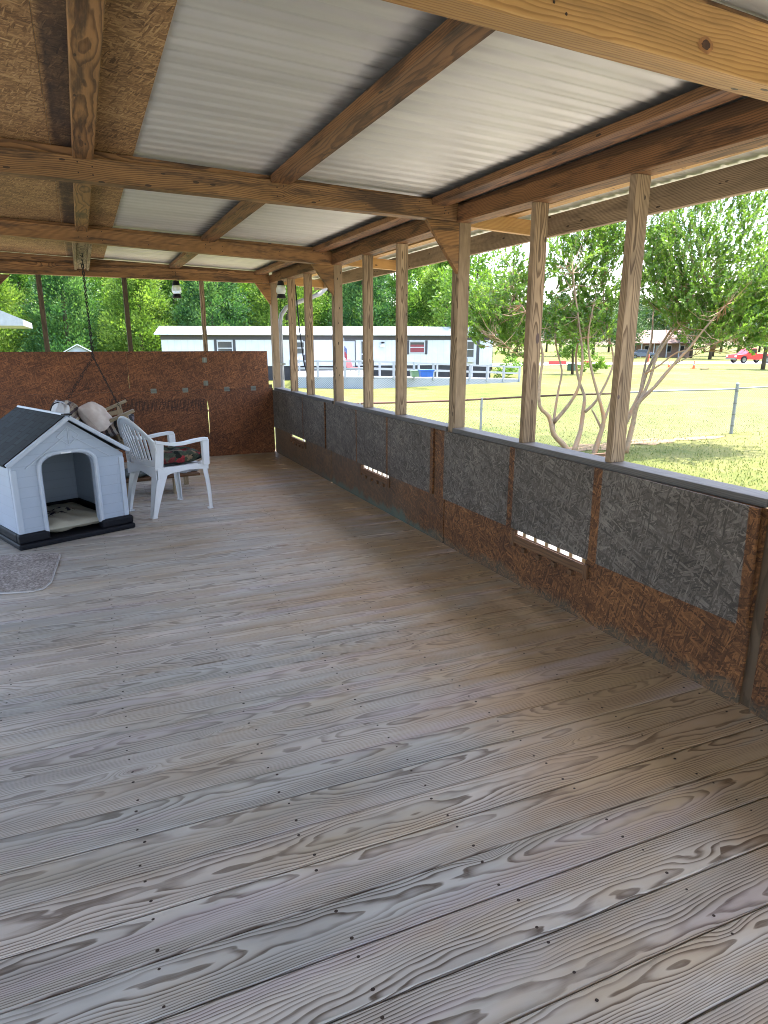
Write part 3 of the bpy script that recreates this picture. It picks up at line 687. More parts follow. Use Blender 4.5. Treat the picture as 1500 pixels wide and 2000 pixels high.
def fabric(name, cols, kind='plain', scale=14.0):
    t = NT(name); p = t.attr('wco'); x, y, z = t.sep(p)
    if kind == 'stripe':
        n = t.noise(p, 6, 2, .5); f = t.math('FRACT', t.math('ADD', t.math('MULTIPLY', x, scale), t.math('MULTIPLY', n, .35)))
        st = [(i/len(cols), c) for i, c in enumerate(cols)]; c = t.ramp(f, st, 'CONSTANT')
    elif kind == 'print':
        w = t.node('ShaderNodeVectorMath', {0: p, 1: t.vmul(t.noise(p, 16, 3, .6, out=1), (.07, .07, .07))}, operation='ADD').outputs[0]
        v = t.node('ShaderNodeTexVoronoi', {'Vector': w, 'Scale': scale}); cr = t.sep(v.outputs['Color'])[0]
        c = t.ramp(cr, [(i/len(cols), q) for i, q in enumerate(cols)], 'CONSTANT')
        c = t.mix(t.math('MULTIPLY', t.sstep(t.noise(p, 55, 2, .5), .45, .7), .5), c, cols[0])
    elif kind == 'spots':
        v = t.node('ShaderNodeTexVoronoi', {'Vector': p, 'Scale': scale}); n = t.noise(p, 26, 3, .6)
        dx = t.math('ADD', x, .03); dy = t.math('ADD', y, .03)
        rr = t.math('SQRT', t.math('ADD', t.math('MULTIPLY', dx, dx), t.math('MULTIPLY', t.math('MULTIPLY', dy, dy), 3.0)))
        msk = t.math('MULTIPLY', t.math('LESS_THAN', rr, .17), t.math('GREATER_THAN', n, .52)); c = t.mix(msk, cols[0], cols[1])
    else: c = t.ramp(t.noise(p, scale, 4, .6), [(.3, cols[0]), (.7, cols[1])])
    wv = t.noise(t.vmul(p, (400, 400, 400)), 1.0, 1, .5); t.set(Base_Color=c, Roughness=.9, Specular_IOR_Level=.15); t.bump(t.math('ADD', wv, t.math('MULTIPLY', t.noise(p, 22, 3, .6), 2.0)), .35, .004); return t.mat
M['bed'] = fabric('cream_bed_fabric', [(.36, .335, .27), (.02, .012, .028)], 'spots')
bed = puff('pet_bed', .56, .74, .11, M['bed'], lump=.010, seed=3); q = ken.matrix_basis if False else None
a0 = math.atan2(.332, .806); bx, by = .432, .405
bed.location = (-.557+bx*math.cos(a0)-by*math.sin(a0), 5.287+bx*math.sin(a0)+by*math.cos(a0), .104); bed.rotation_euler = (0, 0, a0)
tag(bed, 'cream pet bed with a dark print, lying in the dog house', 'pet bed')

# ---- door mat ---------------------------------------------------------------
def build_mat():
    t = NT('speckled_mat_pile'); p = t.obj(); n = t.noise(p, 55, 4, .75); n2 = t.noise(p, 9, 4, .6)
    c = t.ramp(t.math('MULTIPLY_ADD', n, .75, t.math('MULTIPLY', n2, .25)), [(.36, (.12, .10, .092)), (.5, (.29, .26, .24)), (.64, (.48, .44, .415))])
    t.set(Base_Color=c, Roughness=.95, Specular_IOR_Level=.1); t.bump(n, 1.0, .006)
    e = simple('mat_edging', (.46, .45, .45), .7)
    A = [(-1.2, 5.335), (-.335, 5.115), (-.285, 5.05), (-.29, 4.96), (-.325, 4.45), (-.365, 4.34), (-.43, 4.315), (-1.2, 4.50)]
    b = MB(); b.prism([(x, y, .001) for x, y in A], (0, 0, .008), 1)
    c0 = np.mean(A, 0); I = [(c0[0]+(x-c0[0])*.955, c0[1]+(y-c0[1])*.965) for x, y in A]; b.prism([(x, y, .0095) for x, y in I], (0, 0, .006), 0)
    o = b.build('door_mat', [t.mat, e], bevel=.004); tag(o, 'grey speckled floor mat in front of the dog house', 'mat')
build_mat()

# ---- white monobloc chair -----------------------------------------------------
def build_chair():
    ang = math.radians(24); r = empty('resin_chair', (.40, 6.055, 0), ang, 'white moulded resin armchair holding a patterned seat pad', 'chair')
    mw = M['whiteplastic']; SH = .445
    # local: x forward, y left. rear legs x~0, front x~.49
    def leg(p0, p1, w0, w1, fx, fy):
        b = MB(); p0 = np.array(p0); p1 = np.array(p1); th = .007; n = 8
        for (dx, dy, L) in ((fx, 0, .8), (0, fy, .8)):           # L-section of two tapered webs
            d = np.array((dx, dy, 0)); o = np.array((0, fy*th if dx else 0, 0))
            nn = np.array((0, fy, 0)) if dx else np.array((fx, 0, 0))
            vs = []
            for i in range(n+1):
                t = i/n; p = p0+(p1-p0)*t+np.array((fx, fy, 0))*-.018*math.sin(PI*t)*.5; w = w0+(w1-w0)*t**.8
                vs += [p, p+d*w, p+d*w+nn*th, p+nn*th]
            fs = []
            for i in range(n):
                for k in range(4): a = i*4+k; c = i*4+(k+1) % 4; fs.append((a, c, c+4, a+4))
            fs += [(3, 2, 1, 0), (n*4, n*4+1, n*4+2, n*4+3)]; b.add(vs, fs)
        b.box((p1[0]-.004 if fx > 0 else p1[0]-w1-.004, p1[1]-.004 if fy > 0 else p1[1]-w1-.004, 0), (p1[0]+w1+.004 if fx > 0 else p1[0]+.004, p1[1]+w1+.004 if fy > 0 else p1[1]+.004, .012))
        b.build('leg', mw, r)
    leg((.02, -.235, SH), (-.07, -.225, .0), .115, .042, 1, 1); leg((.02, .235, SH), (-.07, .225, .0), .115, .042, 1, -1)
    leg((.475, -.265, SH+.02), (.515, -.275, .0), .05, .034, -1, 1); leg((.475, .265, SH+.02), (.515, .275, .0), .05, .034, -1, -1)
    # seat pan with turned-down rim
    b = MB(); nx, ny = 16, 16; vs = []; 
    for j in range(ny+1):
        for i in range(nx+1):
            u = i/nx; v = -1+2*j/ny; y = v*(.245+.02*u); x = .0+.50*u
            vs.append((x, y, SH-.022*math.sin(PI*u)*(1-v*v)-.02*max(0, u-.85)/.15))
    fs = [(j*(nx+1)+i, j*(nx+1)+i+1, (j+1)*(nx+1)+i+1, (j+1)*(nx+1)+i) for j in range(ny) for i in range(nx)]
    b.add(vs, fs); sm = b.build('seat', mw, r, smooth=True); m = sm.modifiers.new('solid', 'SOLIDIFY'); m.thickness = .006; m.offset = -1
    b = MB()
    for s in (-1, 1): b.prism([(0, s*.247, SH+.004), (.5, s*.267, SH-.012), (.5, s*.267, SH-.065), (.3, s*.262, SH-.045), (.12, s*.254, SH-.06), (0, s*.247, SH-.10)], (0, s*.006, 0))
    b.prism([(.5, -.272, SH-.016), (.5, .272, SH-.016), (.5, .26, SH-.05), (.5, .1, SH-.035), (.5, -.1, SH-.035), (.5, -.26, SH-.05)], (.006, 0, 0))
    b.prism([(-.012, -.25, SH+.01), (-.012, .25, SH+.01), (-.012, .25, SH-.10), (-.012, 0, SH-.045), (-.012, -.25, SH-.10)], (-.006, 0, 0))
    b.build('seat_apron', mw, r)
    # back shell: slots between slats, top edge an arch falling to the arms
    nu, nv = 46, 22; vs = []; keep = []
    def bp(u, t):
        ztop = .885-.205*abs(u)**1.9; z = SH-.005+(ztop-SH+.005)*t
        hw = .235+.045*min(1, t*1.3); x = -.012-.125*t**1.15+.115*u*u*(.25+.75*t)
        return (x, u*hw, z)
    for j in range(nv+1):
        for i in range(nu+1): vs.append(bp(-1+2*i/nu, j/nv))
    fs = []
    for j in range(nv):
        for i in range(nu):
            u = -1+2*(i+.5)/nu; t = (j+.5)/nv; k = (u*.97+1)/2*11; fr = abs((k % 1.0)-.5)
            ua = abs(u); slot = (fr < .25) and ua < .84 and .13+.10*ua < t < .885-.10*ua*ua
            if not slot: fs.append((j*(nu+1)+i, j*(nu+1)+i+1, (j+1)*(nu+1)+i+1, (j+1)*(nu+1)+i))
    b = MB(); b.add(vs, fs); o = b.build('backrest', mw, r, smooth=True); m = o.modifiers.new('solid', 'SOLIDIFY'); m.thickness = .008; m.offset = 0
    b = MB(); b.tube([np.array(bp(-1+2*i/28, 1.0))+np.array((-.004, 0, 0)) for i in range(29)], .011, 8); b.build('top_rim', mw, r, smooth=True)
    # arms: flat band sweeping from the back edge to the front post
    for s in (-1, 1):
        p = bp(s, .93); path = [(p[0]+.0, p[1], .69), (.06, s*.290, .672), (.14, s*.297, .655), (.24, s*.300, .655), (.36, s*.298, .668), (.455, s*.292, .672), (.492, s*.288, .668)]
        b = MB(); n = len(path); vs = []; wd = (.02, .036, .046, .05, .052, .052, .048)
        for i, q in enumerate(path):
            w = wd[i]; vs += [(q[0], q[1]-w/2, q[2]-.022), (q[0], q[1]+w/2, q[2]-.022), (q[0], q[1]+w/2, q[2]+.006), (q[0], q[1]-w/2, q[2]+.006)]
        fs = [(i*4+k, i*4+(k+1) % 4, i*4+4+(k+1) % 4, i*4+4+k) for i in range(n-1) for k in range(4)]+[(3, 2, 1, 0), (n*4-4, n*4-3, n*4-2, n*4-1)]
        b.add(vs, fs)
        b.prism([(.435, s*.268, .655), (.505, s*.268, .655), (.50, s*.262, SH-.02), (.44, s*.262, SH-.02)], (0, s*.034, 0))
        # back edge falling to the seat
        b.add([(-.02, s*.236, SH-.02), (.055, s*.25, SH-.02), (.055, s*.29, .66), (p[0]+.005, p[1], .70), (-.02, s*.243, SH-.02), (.055, s*.257, SH-.02), (.055, s*.297, .66), (p[0]+.005, p[1]+s*.007, .70)], [(0, 1, 2, 3), (7, 6, 5, 4), (0, 4, 5, 1), (1, 5, 6, 2), (2, 6, 7, 3), (3, 7, 4, 0)])
        b.build('armrest', mw, r, bevel=.006)
    return r, ang
chair, cang = build_chair()
M['pad'] = fabric('dark_floral_fabric', [(.012, .016, .013), (.045, .06, .038), (.085, .09, .06), (.26, .03, .035), (.02, .026, .022), (.20, .14, .085), (.055, .065, .045), (.16, .03, .03)], 'print', 15)
cu = puff('seat_pad', .47, .47, .135, M['pad'], tufts=[(-.42, -.42), (.42, -.42), (-.42, .42), (.42, .42), (0, 0)], lump=.006, seed=8, pw=4)
cu.location = (.40+.265*math.cos(cang), 6.055+.265*math.sin(cang), .505); cu.rotation_euler = (0, .02, cang); tag(cu, 'tufted dark floral seat pad on the white armchair', 'cushion')

# ---- porch swing, tipped back on its chain ------------------------------------
def link_chain(b, p0, p1, r=.013, wire=.0036, L=.045):
    p0 = np.array(p0, float); p1 = np.array(p1, float); d = p1-p0; n = max(2, int(np.linalg.norm(d)/(L*.78))); a = nrm(d)
    ref = np.array((0, 0, 1.0)) if abs(a[2]) < .9 else np.array((1.0, 0, 0)); s1 = nrm(np.cross(a, ref)); s2 = np.cross(a, s1)
    for i in range(n):
        c = p0+d*(i+.5)/n; s = s1 if i % 2 else s2; pts = []
        for k in range(11):
            th = 2*PI*k/10; pts.append(c+a*math.cos(th)*L*.5+s*math.sin(th)*r*.75)
        b.tube(pts, wire, 5, cap=False)
def build_swing():
    r = empty('porch_swing', (.12, 7.6, 0), 0, 'blond wooden porch swing tipped back on its chains, behind the chair', 'swing')
    w = M['swingwood']; y0, y1 = -.62, .62            # bench runs along y, faces +x
    def X(p): return (p[0]-.12, p[1], p[2])
    sb = (-.10, .40); sf = (.36, .575); bt = (-.33, .83)
    for y in (y0+.1, 0, y1-.1):
        b = MB(); b.beam((sb[0]-.12, y, sb[1]-.05), (sf[0]-.12, y, sf[1]-.05), .04, .075); b.build('seat_rail', w, r, bevel=.004)
        b = MB(); b.beam((sb[0]-.12, y, sb[1]-.03), (bt[0]-.12, y, bt[1]), .04, .06, up=(1, 0, 0)); b.build('back_post', w, r, bevel=.004)
    for k in range(6):
        t = (k+.4)/6; b = MB(); x = sb[0]+(sf[0]-sb[0])*t-.12; z = sb[1]+(sf[1]-sb[1])*t; b.beam((x, y0, z), (x, y1, z), .062, .02, up=(-.36, 0, .93)); b.build('seat_slat', w, r, bevel=.003)
    for k in range(6):
        t = (k+.7)/6.3; b = MB(); x = sb[0]+(bt[0]-sb[0])*t-.10; z = sb[1]+(bt[1]-sb[1])*t; b.beam((x, y0, z), (x, y1, z), .06, .018, up=(.88, 0, .47)); b.build('back_slat', w, r, bevel=.003)
    for y in (y0, y1):
        b = MB(); b.beam((-.21-.12, y, .585), (.43-.12, y, .85), .075, .03); b.build('armrest', w, r, bevel=.005)
        b = MB(); b.beam((.345-.12, y, .80), (.345-.12, y, .53), .04, .05, up=(1, 0, 0)); b.build('arm_post', w, r, bevel=.004)
        b = MB(); b.beam((.05-.12, y, .66), (.38-.12, y, .735), .03, .05); b.build('arm_brace', w, r, bevel=.004)
    return r
sw = build_swing()
for y, lab in ((7.42, 'dark hanging chain of the swing, nearer of the overlapping two'), (8.16, 'dark hanging chain of the swing, farther of the overlapping two')):
    xx = .113 if y < 7.6 else .118
    b = MB(); link_chain(b, (xx, y, 2.335), (xx+.003, y, 1.36)); link_chain(b, (xx+.003, y, 1.36), (-.235, y, .84), .010, .0024); link_chain(b, (xx+.003, y, 1.36), (.325, y, .83), .010, .0024)
    b.tube([(xx, y, 2.37), (xx+.012, y, 2.352), (xx, y, 2.332), (xx-.014, y, 2.345)], .006, 6)
    tag(b.build('hanging_chain', M['iron']), lab, 'chain', 'chains of the porch swing')
M['cream'] = fabric('cream_pillow_fabric', [(.50, .42, .38), (.60, .53, .49)]); M['strp'] = fabric('striped_cushion_fabric', [(.36, .31, .24), (.08, .06, .07), (.28, .24, .20), (.13, .10, .10), (.40, .35, .29), (.05, .04, .045), (.22, .16, .12)], 'stripe', 5.5)
M['dkstr'] = fabric('dark_striped_fabric', [(.03, .026, .03), (.24, .22, .22), (.05, .04, .045), (.36, .33, .30), (.02, .02, .022), (.14, .10, .10)], 'stripe', 6.5)
p = puff('pillow', .40, .40, .19, M['cream'], lump=.006, seed=1); p.location = (.095, 7.05, .76); p.rotation_euler = (math.radians(4), math.radians(52), math.radians(-14)); tag(p, 'plump cream pillow leaning on the porch swing', 'pillow')
p = puff('back_cushion', .62, .50, .13, M['strp'], lump=.012, seed=2); p.location = (-.045, 7.10, .70); p.rotation_euler = (math.radians(0), math.radians(54), math.radians(-8)); tag(p, 'striped back cushion behind the cream pillow on the swing', 'cushion')
p = puff('seat_cushion', .52, .95, .13, M['dkstr'], lump=.014, seed=4); p.location = (.20, 7.28, .655); p.rotation_euler = (0, math.radians(-20), math.radians(-4)); tag(p, 'dark striped seat cushion between swing and dog house roof', 'cushion')
p = puff('rolled_blanket', .13, .52, .20, M['whitecloth'] if 'whitecloth' in M else fabric('white_cloth', [(.52, .54, .58), (.62, .64, .68)]), lump=.008, seed=5, pw=6); p.location = (-.245, 6.98, .855); p.rotation_euler = (0, math.radians(20), math.radians(6)); tag(p, 'white rolled blanket tied with cord at the top of the swing', 'blanket')
b = MB()
for dy in (-.12, .1):
    b.tube([(-.245+.068*math.cos(q)*1.1, 6.98+dy, .855+.107*math.sin(q)) for q in np.linspace(0, 2*PI, 17)], .006, 5, cap=False)
tag(b.build('tie_cord', M['black']), 'black cord tied round the white rolled blanket', 'cord')
# things on the floor behind the chair
cl = fabric('pale_rag', [(.42, .44, .48), (.66, .68, .72)])
p = puff('crumpled_cloth', .30, .22, .11, cl, lump=.03, seed=9, nx=44, ny=36); p.location = (.86, 6.98, .245); p.rotation_euler = (.05, .1, .4); tag(p, 'crumpled pale cloth behind the front leg of the white chair', 'cloth')
def side_table():
    r = empty('low_table', (.62, 6.98, 0), .15, 'low wooden side table half hidden behind the white chair', 'table')
    b = MB(); b.box((-.40, -.22, .165), (.36, .22, .19)); b.build('table_top', M['darkwood'], r, bevel=.006)
    for x, y in ((-.36, -.18), (.10, -.20), (-.36, .18), (.32, .18)):
        b = MB(); b.box((x-.022, y-.022, 0), (x+.022, y+.022, .164), axis=2); b.build('leg', M['swingwood'], r, bevel=.003)
side_table()
p = puff('folded_towel', .40, .26, .07, fabric('teal_grey_towel', [(.06, .085, .085), (.20, .22, .22)]), lump=.012, seed=12); p.location = (.38, 6.92, .228); p.rotation_euler = (0, 0, .2); tag(p, 'teal grey folded towel under the white chair back, on the low table', 'towel')

# ---- hanging lanterns ------------------------------------------------------------
M['lanternglass'] = NT('frosted_glass').set(Base_Color=(.78, .80, .78), Roughness=.35, Transmission_Weight=.45, IOR=1.3).mat
def lantern(x, y, z, ztop, lab, cord_to=None):
    r = empty('hanging_lantern', (x, y, z), 0, lab, 'lantern', 'black and white hanging lanterns')
    b = MB(); b.lathe([(.034, 0), (.058, .004), (.054, .026), (.047, .034), (.047, .05)], n=20); b.build('lantern_base', M['black'], r, smooth=False, bevel=.002)
    b = MB(); b.lathe([(.044, .051), (.058, .075), (.060, .10), (.054, .128), (.043, .152)], n=20); b.build('globe', M['lanternglass'], r, smooth=True)
    b = MB(); b.lathe([(.046, .153), (.044, .162), (.036, .20), (.034, .208), (.012, .214)], n=20); b.build('lantern_cap', M['black'], r, bevel=.002)
    b = MB(); b.tube([(-.040, 0, .17), (-.03, 0, .25), (0, 0, .275), (.03, 0, .25), (.040, 0, .17)], .0018, 5, cap=False); b.tube([(0, 0, .275), (0, 0, ztop-z)], .0016, 5); b.build('hanger', M['iron'], r)
    if cord_to:
        b = MB(); b.tube([(-.012, .0, .0), (-.012, 0, cord_to-z)], .0025, 5); b.build('pull_cord', M['black'], r)
    return r
lantern(1.185, 8.86, 2.055, 2.44, 'black and white lantern hanging from the end beam over the far opening')
lantern(2.35, 8.20, 2.045, 2.42, 'black and white lantern with a thin cord hanging in the far corner', 1.05)
# cable outside the far bay, and the rain pipe
b = MB(); b.tube([(2.66, 8.6, 2.25), (2.665, 8.5, 1.7), (2.67, 8.35, 1.25), (2.70, 8.2, .98), (2.75, 8.15, .4), (2.76, 8.15, -.8)], .009, 6); tag(b.build('black_cable', M['black'], smooth=True), 'loose black cable hanging outside the far bay of the screen wall', 'cable')
def downpipe():
    r = empty('downpipe', (0, 0, 0), 0, 'white curved rain downpipe outside the far corner post', 'rain pipe')
    y = 9.3
    b = MB(); b.tube([(2.635, y, -.85), (2.635, y, .5), (2.635, y, 1.80), (2.66, y, 1.90), (2.73, y, 1.99), (2.90, y, 2.07), (3.12, y, 2.15), (3.25, y, 2.20), (3.33, y, 2.27), (3.34, y, 2.36)], .031, 12); b.build('pipe', simple('grey_white_pipe', (.27, .275, .28), .5), r, smooth=True)
    b = MB(); b.box((2.59, y-.045, 1.2), (2.68, y+.045, 1.23)); b.build('strap', M['steel'], r)
downpipe()

# ================================================================== outside
EXPOSURE = 2.95
GZ = -.85
def lawn_mat():
    t = NT('mown_lawn'); p = t.pos()
    n1 = t.noise(p, .13, 6, .7); n2 = t.noise(p, 1.1, 4, .65); n3 = t.noise(p, 12, 4, .75); n4 = t.noise(p, 45, 3, .7)
    f = t.math('ADD', t.math('MULTIPLY', n1, .45), t.math('ADD', t.math('MULTIPLY', n2, .33), t.math('MULTIPLY', n3, .25)))
    col = t.ramp(f, [(.36, (.065, .095, .02)), (.5, (.135, .148, .04)), (.64, (.225, .205, .082))])
    col = t.mix(1.0, col, t.ramp(n4, [(.3, (.6,)*3), (.7, (1.25,)*3)]), 'MULTIPLY')
    t.set(Base_Color=col, Roughness=.9, Specular_IOR_Level=.1); t.bump(t.math('ADD', n3, n4), .7, .05); return t.mat
M['lawn'] = lawn_mat()
# lawn sheet: finer near the porch, gently rising far away
def gz(x, y):
    d = math.hypot(x, y); return GZ+.25*max(0, min(1, (d-95)/200))+.02*math.sin(x*.31+1)*math.sin(y*.27)
def build_lawn():
    me = MB(); ts = [-900, -400, -200, -100]+list(np.arange(-60, 121, 3.0))+[140, 170, 220, 300, 450, 900]; n = len(ts)
    vs = [(x, y, gz(x, y)) for y in ts for x in ts]
    me.add(vs, [(j*n+i, j*n+i+1, (j+1)*n+i+1, (j+1)*n+i) for j in range(n-1) for i in range(n-1)]); o = me.build('lawn', M['lawn'], smooth=True); o['kind'] = 'structure'
build_lawn()
# tufts and longer blades on the part of the lawn nearest the sill
def leaf_mat(name, cols, trans=.35, rough=.5):
    t = NT(name); a = t.attr('rnd', 'Fac'); c = t.ramp(a, [(i/(len(cols)-1), q) for i, q in enumerate(cols)])
    t.set(Base_Color=c, Roughness=rough, Specular_IOR_Level=.35)
    tr = t.node('ShaderNodeBsdfTranslucent', {'Color': t.mix(1.0, c, (1.15, 1.2, .55), 'MULTIPLY')}); mx = t.node('ShaderNodeMixShader', {0: trans, 1: t.b.outputs[0], 2: tr.outputs[0]}); t.l.new(mx.outputs[0], t.out.inputs[0]); return t.mat
def quads_mesh(name, cen, ax, nr, ln, wd, rnd, mat, fold=0.0):
    "leaf-shaped quads: centre, long axis, normal, length, width, colour value (all numpy arrays)"
    n = len(cen); sd = np.cross(nr, ax); sd /= np.linalg.norm(sd, axis=1)[:, None]+1e-9
    L = ln[:, None]/2; Wd = wd[:, None]/2
    v = np.empty((n, 4, 3)); v[:, 0] = cen-ax*L; v[:, 1] = cen+sd*Wd-ax*L*.1; v[:, 2] = cen+ax*L; v[:, 3] = cen-sd*Wd-ax*L*.1
    me = bpy.data.meshes.new(name); me.vertices.add(n*4); me.vertices.foreach_set('co', v.reshape(-1).astype(np.float32))
    me.loops.add(n*4); me.loops.foreach_set('vertex_index', np.arange(n*4, dtype=np.int32)); me.polygons.add(n); me.polygons.foreach_set('loop_start', np.arange(0, n*4, 4, dtype=np.int32)); me.polygons.foreach_set('loop_total', np.full(n, 4, np.int32))
    a = me.attributes.new('rnd', 'FLOAT', 'POINT'); a.data.foreach_set('value', np.repeat(rnd, 4).astype(np.float32)); me.materials.append(mat); me.update(calc_edges=True); return me
def unit(n): v = RNG.normal(size=(n, 3)); return v/np.linalg.norm(v, axis=1)[:, None]
def grass():
    n = 24000; u = RNG.random(n); ang = np.radians(RNG.uniform(8, 62, n)); d = 8.5*(1/ (1-u*.68)); x = d*np.cos(ang)*1.0; y = d*np.sin(ang)
    x = d*np.sin(np.radians(RNG.uniform(30, 66, n))); y = np.sqrt(np.maximum(d*d-x*x, 0))
    z = np.array([gz(a, b) for a, b in zip(x, y)]); h = RNG.uniform(.03, .065, n); ax = nrm_rows(np.stack([RNG.normal(0, .5, n), RNG.normal(0, .5, n), np.ones(n)], 1)); cen = np.stack([x, y, z], 1)+ax*h[:, None]/2
    me = quads_mesh('grass', cen, ax, unit(n), h, RNG.uniform(.008, .02, n), RNG.random(n), leaf_mat('grass_blades', [(.075, .12, .024), (.12, .145, .04), (.18, .18, .07)], .25))
    o = bpy.data.objects.new('grass', me); C.objects.link(o); o['kind'] = 'stuff'; tag(o, 'short green and straw coloured grass blades on the near lawn', 'grass')
def nrm_rows(v): return v/(np.linalg.norm(v, axis=1)[:, None]+1e-9)
grass()
# bare earth strip under the fence and round the tree, road, pale track
def patch(name, pts, mat, z, seed):
    rr = random.Random(seed); n = len(pts); b = MB(); b.add([(x+rr.uniform(-.08, .08), y+rr.uniform(-.08, .08), gz(x, y)+z) for x, y in pts], [tuple(range(n))]); o = b.build(name, mat); o['kind'] = 'structure'; return o
dirt = simple('bare_earth', (.24, .17, .10), .95, 0, .35, 7, .1, .6)
b = MB(); ns = 46; vs = []
for i in range(ns+1):
    t = i/ns; x = 8.2+7.0*t; yc = 11.15+.55*math.sin(PI*t)*.6+.35*t; w = .30*math.sin(PI*t)**.6*(1+.4*math.sin(t*23)+.3*math.sin(t*57))+.02
    vs += [(x, yc-w, gz(x, yc)+.012), (x, yc+w, gz(x, yc)+.012)]
b.add(vs, [(2*i, 2*i+2, 2*i+3, 2*i+1) for i in range(ns)]); o = b.build('dirt_strip', dirt); o['kind'] = 'structure'
road = simple('sun_bleached_road', (.42, .41, .39), .9, 0, .08, 1.5)
ra = np.array([30.0, 66.0]); rb = np.array([110.0, 51.5]); rd = (rb-ra)/np.linalg.norm(rb-ra); rn = np.array([-rd[1], rd[0]])
P0_ = ra-rd*70; P1_ = rb+rd*160
b = MB(); nseg = 60; vs = []
for i in range(nseg+1):
    c = P0_+(P1_-P0_)*i/nseg
    for s in (-4.2, 4.2): q = c+rn*s; vs.append((q[0], q[1], gz(q[0], q[1])+.05))
b.add(vs, [(2*i, 2*i+2, 2*i+3, 2*i+1) for i in range(nseg)]); o = b.build('road', road); o['kind'] = 'structure'

b = MB(); ys_ = np.arange(-6, 12.1, .5); vs = []
for i, y in enumerate(ys_): vs += [(3.35+.08*math.sin(i*1.7), y, GZ+.03), (6.3+.22*math.sin(i*.9)+.1*math.sin(i*2.3), y, GZ+.03)]
b.add(vs, [(2*i, 2*i+1, 2*i+3, 2*i+2) for i in range(len(ys_)-1)]); o = b.build('added_gravel_path', simple('pale_gravel', (.38, .345, .30), .95, 0, .35, 9, .1, .5)); o['kind'] = 'structure'  # added pale strip: shows bright through the slots and bounces light inside
# concrete and white house added out of view to bounce light into the porch
cc = simple('pale_concrete', (.42, .41, .385), .9, 0, .12, 1.2)
b = MB(); b.add([(-13, -16, GZ+.03), (-3.9, -16, GZ+.03), (-3.9, 8.0, GZ+.03), (-13, 8.0, GZ+.03)], [(0, 1, 2, 3)]); b.add([(-3.899, -16, GZ+.03), (6, -16, GZ+.03), (6, -5.4, GZ+.03), (-3.899, -5.4, GZ+.03)], [(0, 1, 2, 3)]); o = b.build('bounce_slab', cc); o['kind'] = 'structure'
def added_side_house():
    r = empty('house', (-10.5, -4, GZ), 0, 'unseen white sided house added left of the porch to bounce light in', 'house'); hw = simple('bounce_house_siding', (.62, .61, .58), .6, 0, .05, 2)
    b = MB(); b.box((-6, -8, 0), (0, 9, 3.2)); b.build('wall', hw, r)
    b = MB(); b.prism([(.5, -8.4, 3.15), (.5, -8.4, 3.3), (-3, -8.4, 5.2), (-6.5, -8.4, 3.3), (-6.5, -8.4, 3.15)], (0, 17.8, 0)); b.build('roof', simple('grey_roof_shingle', (.16, .155, .15), .9), r)
    for y in (-5, 4.5): b = MB(); b.box((.001, y-.6, 1.1), (.04, y+.6, 2.4)); b.build('window', M['whitepaint'], r)
    b = MB(); b.box((.001, -.5, .1), (.04, .5, 2.2)); b.build('door', M['whitepaint'], r)
added_side_house()
# ---- chain-link fence: one run of fabric and rail per bay, posts as parts ---------
def fence_run(x0, x1, y, railmat, posts, lab, tall_end=False, y1=None):
    y1 = y if y1 is None else y1
    r = empty('chain_link_fence', (0, 0, 0), 0, lab, 'fence', 'chain-link fence behind the tree'); H = 1.20
    L = math.hypot(x1-x0, y1-y); ux, uy = (x1-x0)/L, (y1-y)/L
    def P(s, h): x = x0+ux*s; yy = y+uy*s; return (x, yy, gz(x, yy)+h)
    b = MB(); b.tube([P(s, H+.012*math.sin(s*1.1)) for s in np.linspace(0, L, 14)], .021, 8); b.build('top_rail', railmat, r, smooth=True)
    b = MB(); pit = .075; k = -H
    while k < L:
        for sg in (0, 1):
            a, c = (k, 0.03), (k+H, H-.02)
            if a[0] < 0: a = (0, .03-a[0])
            if c[0] > L: c = (L, H-.02-(c[0]-L))
            if sg: a, c = (a[0], H-(a[1]-.0)), (c[0], H-c[1])
            p, q = np.array(P(*a)), np.array(P(*c)); b.beam(p, q, .0024, .0024)
        k += pit
    b.build('wire_fabric', M['wire'], r)
    for s, big in posts:
        b = MB(); rad = .042 if big else .026; b.tube([P(s, -.02), P(s, H+(.10 if big else .02))], rad, 10)
        if big: b.lathe([(rad+.006, 0), (rad+.006, .03), (rad*.7, .06), (.01, .07)], P(s, H+.09), 12)
        b.build('terminal_post' if big else 'line_post', M['galv'], r, smooth=False)
        if big:
            b = MB()
            for hh in (.2, .5, .8, 1.12): b.lathe([(rad+.008, 0), (rad+.008, .03)], P(s, hh), 10)
            b.build('tension_band', M['steel'], r)
fence_run(-3.0, 11.4, 11.85, M['rust'], [(2.0, 0), (4.9, 0), (7.9, 0), (10.75, 0)], 'chain-link fence with a rusty brown top rail, on the lawn before the trailer')
fence_run(11.4, 15.75, 11.85, M['galv'], [(4.35, 1)], 'chain-link fence with grey top rail ending at a thick capped post')
fence_run(15.82, 24.0, 11.85, M['galv'], [(3.1, 0), (6.2, 0)], 'chain-link fence right of the thick capped post')

